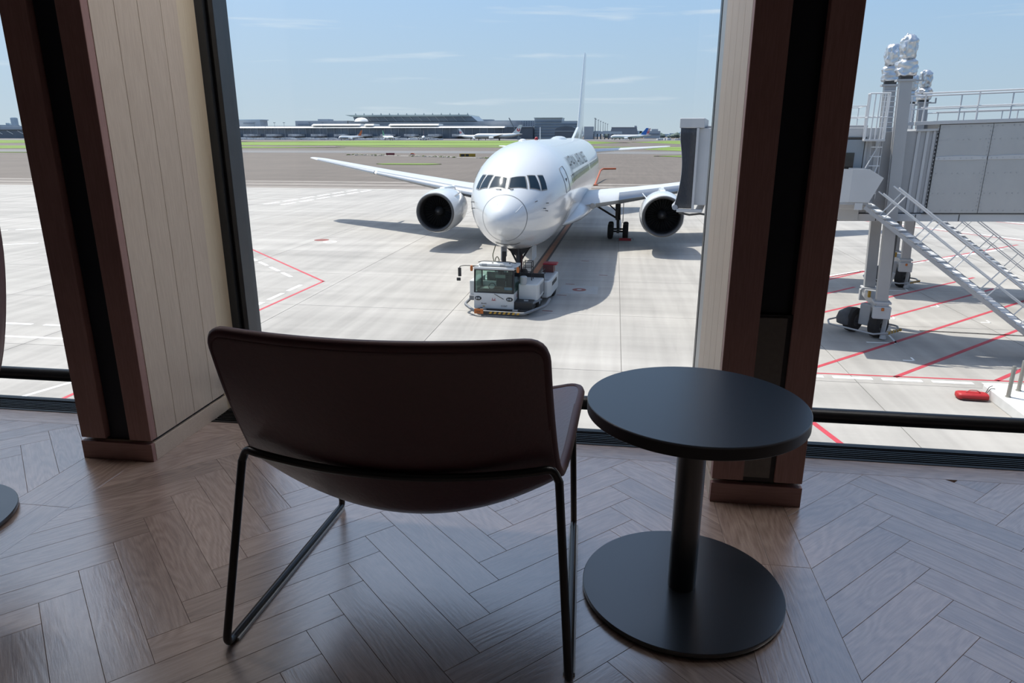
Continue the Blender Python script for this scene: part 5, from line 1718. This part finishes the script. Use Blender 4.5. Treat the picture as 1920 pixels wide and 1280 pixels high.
M_kit = mat('ground equipment', (0.50, 0.51, 0.52), 0.6, var=0.5, scale=0.15)


def building(name, loc, label):
    return empty(name, loc, 0, label, 'building')


def fb(p, name, m, x0, x1, y0, y1, z0, z1, bev=0):
    o = p.location
    return MB().span(x0 - o.x, x1 - o.x, y0 - o.y, y1 - o.y, z0 - o.z, z1 - o.z).build(name, m, p, bevel=bev)


T = 1400
MYZ = Matrix(((0, 0, 1, 0), (1, 0, 0, 0), (0, 1, 0, 0), (0, 0, 0, 1)))
b = building('terminal_pier', (-510, T, GZ), 'long low glass terminal pier with a white canopy line far across the airfield')
fb(b, 'glass_wall', M_h1, -815, -214, T, T + 60, GZ, 14)
MB().prism([(-8, 13.9 - GZ), (-8, 14.3 - GZ), (3, 16.9 - GZ), (60, 16.9 - GZ), (60, 13.9 - GZ)], -305, 294, MYZ).build('canopy_strip', M_h2, b)
fb(b, 'roof_slab', M_h5, -790, -260, T + 5, T + 60, 16.8, 18.5)
for i in range(40):
    x = -806 + i * 15
    fb(b, 'pier_column', M_h5, x, x + 1.0, T - 1.2, T, GZ, 14.2)
for x0, x1 in ((-612, -511), (-501, -483), (-450, -349)):
    MB().prism([(-4, 19.0 - GZ), (-4, 19.4 - GZ), (7, 22.0 - GZ), (40, 22.0 - GZ), (40, 16.8 - GZ), (10, 16.8 - GZ)], x0 + 510, x1 + 510, MYZ).build('upper_canopy', M_h2, b)
for i in range(12):
    x = -795 + i * 48
    fb(b, 'jetway', M_kit, x, x + 22, T - 30, T, -2.0, 2.5)
b = building('terminal_hall', (-420, T + 66, GZ), 'big terminal hall with a broad flat roof on sloping glass, far across the airfield')
fb(b, 'upper_storey', M_h5, -560, -202, T + 66, T + 160, GZ, 28)
MX2 = Matrix(((1, 0, 0, 0), (0, 0, 1, 0), (0, 1, 0, 0), (0, 0, 0, 1)))
o = b.location
MB().prism([(-545 - o.x, 27 - o.z), (-282 - o.x, 27 - o.z), (-296 - o.x, 38 - o.z), (-549 - o.x, 38 - o.z)], 0, 90, MX2).build('hall_glass', M_h4, b)
MB().prism([(-548 - o.x, 37.2 - o.z), (-296 - o.x, 37.2 - o.z), (-299 - o.x, 40.4 - o.z), (-562 - o.x, 40.4 - o.z)], -12, 100, MX2).build('hall_roof', M_h3, b)
for i in range(14):
    x = -540 + i * 18.3
    MB().prism([(x - o.x, 40.3 - o.z), (x + 2.4 - o.x, 40.3 - o.z), (x + 1.0 - o.x, 44 - o.z)], -12, -9, MX2).build('roof_fin', M_h3, b)
    if i < 13:
        MB().bar((x + 4 - o.x, -1.5, 37 - o.z), (x + 13 - o.x, -1.5, 28 - o.z), .8, .8).build('hall_strut', M_h6, b)
MB().lathe([(14, 0), (12, 4.5), (7, 7), (0, 8)], 16, Matrix.Translation((-520 - o.x, -30, 27 - o.z))).build('skylight_dome', M_h2, b, smooth=50)
b = building('plant_building', (-785, T + 66, GZ), 'small grey flat block standing left above the white canopy line')
fb(b, 'wall', M_h6, -811, -758, T + 66, T + 100, GZ, 31)
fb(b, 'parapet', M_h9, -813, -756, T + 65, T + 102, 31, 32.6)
fb(b, 'window_band', M_h7, -796, -772, T + 65.2, T + 66, 24, 26)
b = building('parking_building', (-640, T + 66, GZ), 'grey stepped block between the small block and the big terminal hall')
fb(b, 'wall', M_h5, -678, -562, T + 66, T + 110, GZ, 29.4)
fb(b, 'roof_house', M_h6, -629, -606, T + 70, T + 100, 29.4, 33)
fb(b, 'window_band', M_h7, -672, -566, T + 65, T + 66, 20, 23)
b = building('office_building', (-236, T + 170, GZ), 'pale office block with a grid of windows right of the big terminal hall')
fb(b, 'wall', M_h6, -312, -166, T + 170, T + 210, GZ, 31)
fb(b, 'roof_house', M_h5, -305, -270, T + 175, T + 200, 31, 33.5)
for r_ in range(3):
    for i in range(24):
        fb(b, 'office_window', M_h7, -298 + i * 5.4, -295.3 + i * 5.4, T + 169.4, T + 170, 19 + r_ * 3.9, 21.7 + r_ * 3.9)
b = building('glass_block', (-125, T - 60, GZ), 'taller blue-glass block left of the tail fin of the airliner')
fb(b, 'wall', M_h6, -151, -100, T - 60, T, GZ, 30.4)
fb(b, 'wall', M_h6, -100, -66, T - 60, T, GZ, 25.6)
for z in (-2, 3, 8, 13, 18, 23):
    fb(b, 'glass_band', M_h4, -150, -67 if z < 22 else -101, T - 61, T - 60, z, z + 3.2)
fb(b, 'roof_strip', M_h3, -152, -99, T - 62, T, 30.4, 31.4)
b = building('barrel_hall', (-86, 1250, GZ), 'dark barrel-roofed glass hall close left of the tail fin')
o = b.location
pr = [(-105, 0)] + [(-86 + 19.5 * cos(pi - pi * i / 12), 14 + 8 * sin(pi * i / 12)) for i in range(13)] + [(-66.5, 0)]
MB().prism([(x - o.x, z) for x, z in pr], 0, 40, MX2).build('hall_body', M_h8, b)
fb(b, 'eaves_line', M_h6, -106, -66, 1249, 1250, GZ + 13.2, GZ + 14)
b = building('dark_hall', (-170, T - 80, GZ), 'dark low hall behind the white jet with a crested tail')
fb(b, 'wall', M_h8, -203, -152, T - 80, T - 30, GZ, 14.5)
fb(b, 'roof_slab', M_h6, -200, -153, T - 82, T - 30, 14.5, 16.2)
b = building('access_bridge', (-25, 1265, GZ), 'grey walkway structure on legs right of the tail fin')
fb(b, 'tower', M_h5, -55, -39, 1250, 1275, GZ, 14.5)
fb(b, 'deck', M_h6, -41, 10, 1260, 1270, 2.5, 6.5)
for i in range(8):
    fb(b, 'deck_leg', M_h8, -40 + i * 6.5, -38 + i * 6.5, 1262, 1266, GZ, 2.5)
b = building('hangar', (16, T + 200, GZ), 'wide grey hangar with sloping ends right of the row of masts')
o = b.location
MB().prism([(-17 - o.x, 0), (50 - o.x, 0), (44 - o.x, 22.5), (-10 - o.x, 22.5)], 0, 60, MX2).build('hangar_wall', M_ha, b)
fb(b, 'hangar_roof', M_h5, -11, 45, T + 199, T + 262, 16, 17)
fb(b, 'roof_vent', M_h5, 39, 44, T + 205, T + 215, 17, 20)
b = building('cargo_building', (80, T + 200, GZ), 'pale cargo block right of the blue tail')
fb(b, 'wall', M_h6, 60, 95, T + 200, T + 240, GZ, 9)
fb(b, 'roof_house', M_h5, 76, 90, T + 205, T + 230, 9, 13)
fb(b, 'window_band', M_h7, 62, 93, T + 199, T + 200, 1, 4)
b = building('left_terminal', (-1390, T, GZ), 'blue-grey terminal wing seen through the far left window')
fb(b, 'glass_wall', M_h1, -1500, -1210, T, T + 70, GZ, 12)
fb(b, 'roof_slab', M_h6, -1505, -1205, T - 4, T + 74, 12, 14)
fb(b, 'upper_block', M_h6, -1520, -1405, T + 80, T + 140, GZ, 23)
fb(b, 'upper_block', M_h5, -1400, -1210, T + 80, T + 140, GZ, 20.5)
for i in range(9):
    x = -1440 + i * 26
    MB().bar((x + 1390, -1.0, 16), (x + 1404, -1.0, 9), .9, .9).build('facade_strut', M_h2, b)
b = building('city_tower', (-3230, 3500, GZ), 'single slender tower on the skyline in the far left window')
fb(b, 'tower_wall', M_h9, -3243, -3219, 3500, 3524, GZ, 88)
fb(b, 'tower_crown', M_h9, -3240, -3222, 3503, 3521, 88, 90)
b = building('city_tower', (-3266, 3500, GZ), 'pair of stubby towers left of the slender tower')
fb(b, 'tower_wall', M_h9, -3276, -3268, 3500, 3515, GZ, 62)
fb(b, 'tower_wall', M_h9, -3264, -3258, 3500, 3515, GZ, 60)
sk = MB()
rnd = random.Random(11)
for i in range(120):
    x = -2300 + i * 38 + rnd.uniform(-10, 10)
    h = rnd.uniform(10, 24)
    sk.span(x, x + rnd.uniform(15, 42), 2900, 2940, GZ, GZ + h)
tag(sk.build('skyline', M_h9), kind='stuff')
tr = MB()
for i in range(150):
    x = -30 + rnd.uniform(0, 520)
    s = rnd.uniform(4, 8)
    tr.lathe([(0, 0), (s, 2), (s * 1.1, s * .9), (s * .6, s * 1.5), (0, s * 1.75)], 7, Matrix.Translation((x, 1760 + rnd.uniform(-20, 40), GZ)))
tag(tr.build('tree_belt', M_tree), kind='stuff')
# cranes, masts and lamp poles
ORD = ('leftmost', 'second from the left', 'third from the left', 'the middle one', 'third from the right', 'second from the right', 'rightmost')
for (x, y, h, label, dx) in ((-1073, 1900, 40, 'thin construction crane on the skyline left of the small grey block', 12), (-158, 1180, 34, 'dark slanting crane boom behind the white jet with a crested tail', -17)):
    c = empty('crane', (x, y, GZ), 0, label, 'crane')
    if dx > 0:
        MB().bar((0, 0, 0), (0, 0, h - 6), 3, 3).build('crane_mast', M_h6, c)
        MB().bar((0, 0, h - 8), (dx, 0, h + 10), 1.6, 1.6).build('crane_jib', M_h6, c)
    else:
        MB().span(-3, 3, -3, 3, 0, 4).build('crane_body', M_mast, c)
        MB().bar((0, 0, 3), (dx, 0, h), 1.5, 1.5).build('crane_boom', M_mast, c)
for i, (x, y, h) in enumerate(((-36.6, 1250, 34), (-37, 1310, 34), (-34, 1370, 33.5), (-31, 1430, 32.5), (-27, 1490, 31.5), (-23.5, 1550, 30.5), (-19.5, 1610, 29.5))):
    c = empty('light_mast', (x, y, GZ), 0, 'slim floodlight mast right of the tail fin, ' + ORD[i] + ' of its row', 'mast', 'row of masts right of the tail fin')
    MB().cyl((0, 0, 0), (0, 0, h), .55, .40, 8).build('mast_pole', M_mast, c)
    MB().span(-1.5, 1.5, -.6, .6, h, h + .9).build('lamp_head', M_mast, c)
for i, x in enumerate((-640, -605, -586, -569, -552, -507, -484)):
    c = empty('lamp_pole', (x, 1150, GZ), 0, 'thin apron lamp pole before the glass terminal pier, ' + ORD[i] + ' of seven', 'lamp pole', 'lamp poles before the terminal pier')
    MB().cyl((0, 0, 0), (0, 0, 27), .30, .22, 6).build('pole', M_mast, c)
    MB().span(-1.9, 1.9, -.3, .3, 26.6, 27.4).build('lamp_head', M_mast, c)

# ------------------------------------------------------------------ parked jets far away
M_fw = mat('far jet white', (0.78, 0.79, 0.79), 0.35)
M_fg = mat('far jet belly grey', (0.46, 0.49, 0.50), 0.4)


def far_jet(loc, rz, sc, tailcol, label, crest=None, belly=None, tip=None):
    r = empty('parked_jet', loc, rz, label, 'aircraft', 'jets parked far across the airfield')
    r.scale = (sc, sc, sc)
    st = [(0, .15, 4.2), (.6, 1.0, 4.3), (1.6, 1.7, 4.5), (3.5, 2.3, 4.8), (6, 2.6, 5.0), (36, 2.6, 5.0), (44, 2.2, 5.6), (52, 1.0, 6.6), (56, .3, 7.0)]
    MB().loft([[Vector((h * sin(2 * pi * k / 20), y, z + h * cos(2 * pi * k / 20))) for k in range(20)] for y, h, z in st]).build('fuselage', M_fw, r, smooth=50)
    MB().loft([[Vector(((h + .02) * sin(a), y, z + (h + .02) * cos(a))) for a in [radians(100 + 160 * k / 12) for k in range(13)]] for y, h, z in st[2:8]], cap=False, closed=False).build('belly', belly or M_fg, r, smooth=50)
    MB().prism([(1.9, 5.2), (2.9, 6.1), (3.6, 6.1), (3.9, 5.4)], -1.9, 1.9, Matrix(((0, 0, 1, 0), (1, 0, 0, 0), (0, 1, 0, 0), (0, 0, 0, 1)))).build('cockpit_window', M_cock, r)
    for s in (1, -1):
        MB().loft([airfoil((s * a, b, c), ch, th) for a, b, c, ch, th in ((2, 18, 3.4, 11, 1.2), (9, 23, 4.2, 7, .7), (27, 34, 6.4, 2, .2))]).build('wing', M_fg, r, smooth=50)
        MB().loft([airfoil((s * a, b, c), ch, th) for a, b, c, ch, th in ((.6, 48, 6.5, 6, .5), (9.5, 54, 7.2, 2.4, .2))]).build('tailplane', M_fg, r, smooth=50)
        MB().lathe([(1.1, 0), (1.5, .2), (1.6, 1.5), (1.4, 4), (1.0, 5.5), (0, 5.8)], 14, Matrix.Translation((s * 9, 18.5, 2.6)) @ Matrix.Rotation(-pi / 2, 4, 'X')).build('engine', M_fw, r, smooth=50)
        MB().cyl((s * 4.8, 30, 0), (s * 4.8, 30, 3.4), .5, n=8).build('main_gear', M_tyre, r)
    MB().cyl((0, 6, 0), (0, 6, 3), .4, n=8).build('nose_gear', M_tyre, r)
    fin = MB().loft([[Vector((p.z, p.y, z)) for p in airfoil((0, le, 0), ch, .35)] for z, le, ch in ((7.2, 44, 9.0), (11.5, 48.3, 6.2), (17.2, 53, 3.6))]).build('tail_fin', tailcol, r, smooth=50)
    if crest:
        for s in (1, -1):
            mb = MB()
            for k in range(12):
                a0, a1 = radians(120 + 300 * k / 12), radians(120 + 300 * (k + 1) / 12)
                mb.add([(s * .5, 52.1 + 1.9 * cos(a) * q, 11.8 + 1.9 * sin(a) * q) for a, q in ((a0, 1), (a0, .45), (a1, .45), (a1, 1))], [(0, 1, 2, 3)])
            mb.build('tail_crest', crest, r)
    return r


M_to = mat('tail orange', (0.62, 0.16, 0.05), 0.4)
M_tg = mat('tail green', (0.03, 0.22, 0.12), 0.4)
M_tr = mat('tail pale red', (0.50, 0.30, 0.30), 0.4)
M_tb = mat('tail blue', (0.015, 0.12, 0.42), 0.35)
M_tw = mat('tail white', (0.62, 0.64, 0.66), 0.4)
M_trw = mat('tail rose', (0.55, 0.36, 0.36), 0.4)
M_cr = mat('tail crest red', (0.50, 0.03, 0.06), 0.4)
M_gb = mat('pale green belly', (0.42, 0.52, 0.48), 0.4)
far_jet((-392, 985, GZ), radians(-28), .80, M_to, 'far parked jet with an orange tail, left of all', belly=M_fg)
far_jet((-316, 1000, GZ), radians(38), .80, M_tg, 'far parked jet with a green tail', belly=M_gb)
far_jet((-272, 1000, GZ), radians(14), .80, M_tr, 'far parked jet seen nose-on with a pale red tail fin')
far_jet((-184, 1040, GZ), radians(68), .95, M_tw, 'far parked jet with a crested tail, partly behind the nearer side-on jet', crest=M_cr)
far_jet((-199, 1000, GZ), radians(-84), 1.22, M_tw, 'far side-on white jet with a red crest on its grey tail', crest=M_cr)
far_jet((-8, 1080, GZ), radians(-78), 1.0, M_tb, 'far side-on jet with a bright blue tail, right of the masts', belly=M_gb)
far_jet((0, 1140, GZ), radians(-72), 1.0, M_trw, 'far jet behind the blue-tailed one, only its rose tail showing', crest=M_cr)
eq = MB()
rnd = random.Random(3)
for i in range(240):
    x = -900 + rnd.uniform(0, 1000)
    if abs(x + 170) < 90 or -75 < x < 60:
        continue
    h = rnd.uniform(1.2, 3.4)
    eq.span(x, x + rnd.uniform(2, 9), 1060 + rnd.uniform(0, 40), 1105, GZ, GZ + h)
tag(eq.build('ground_equipment', M_kit), kind='stuff')
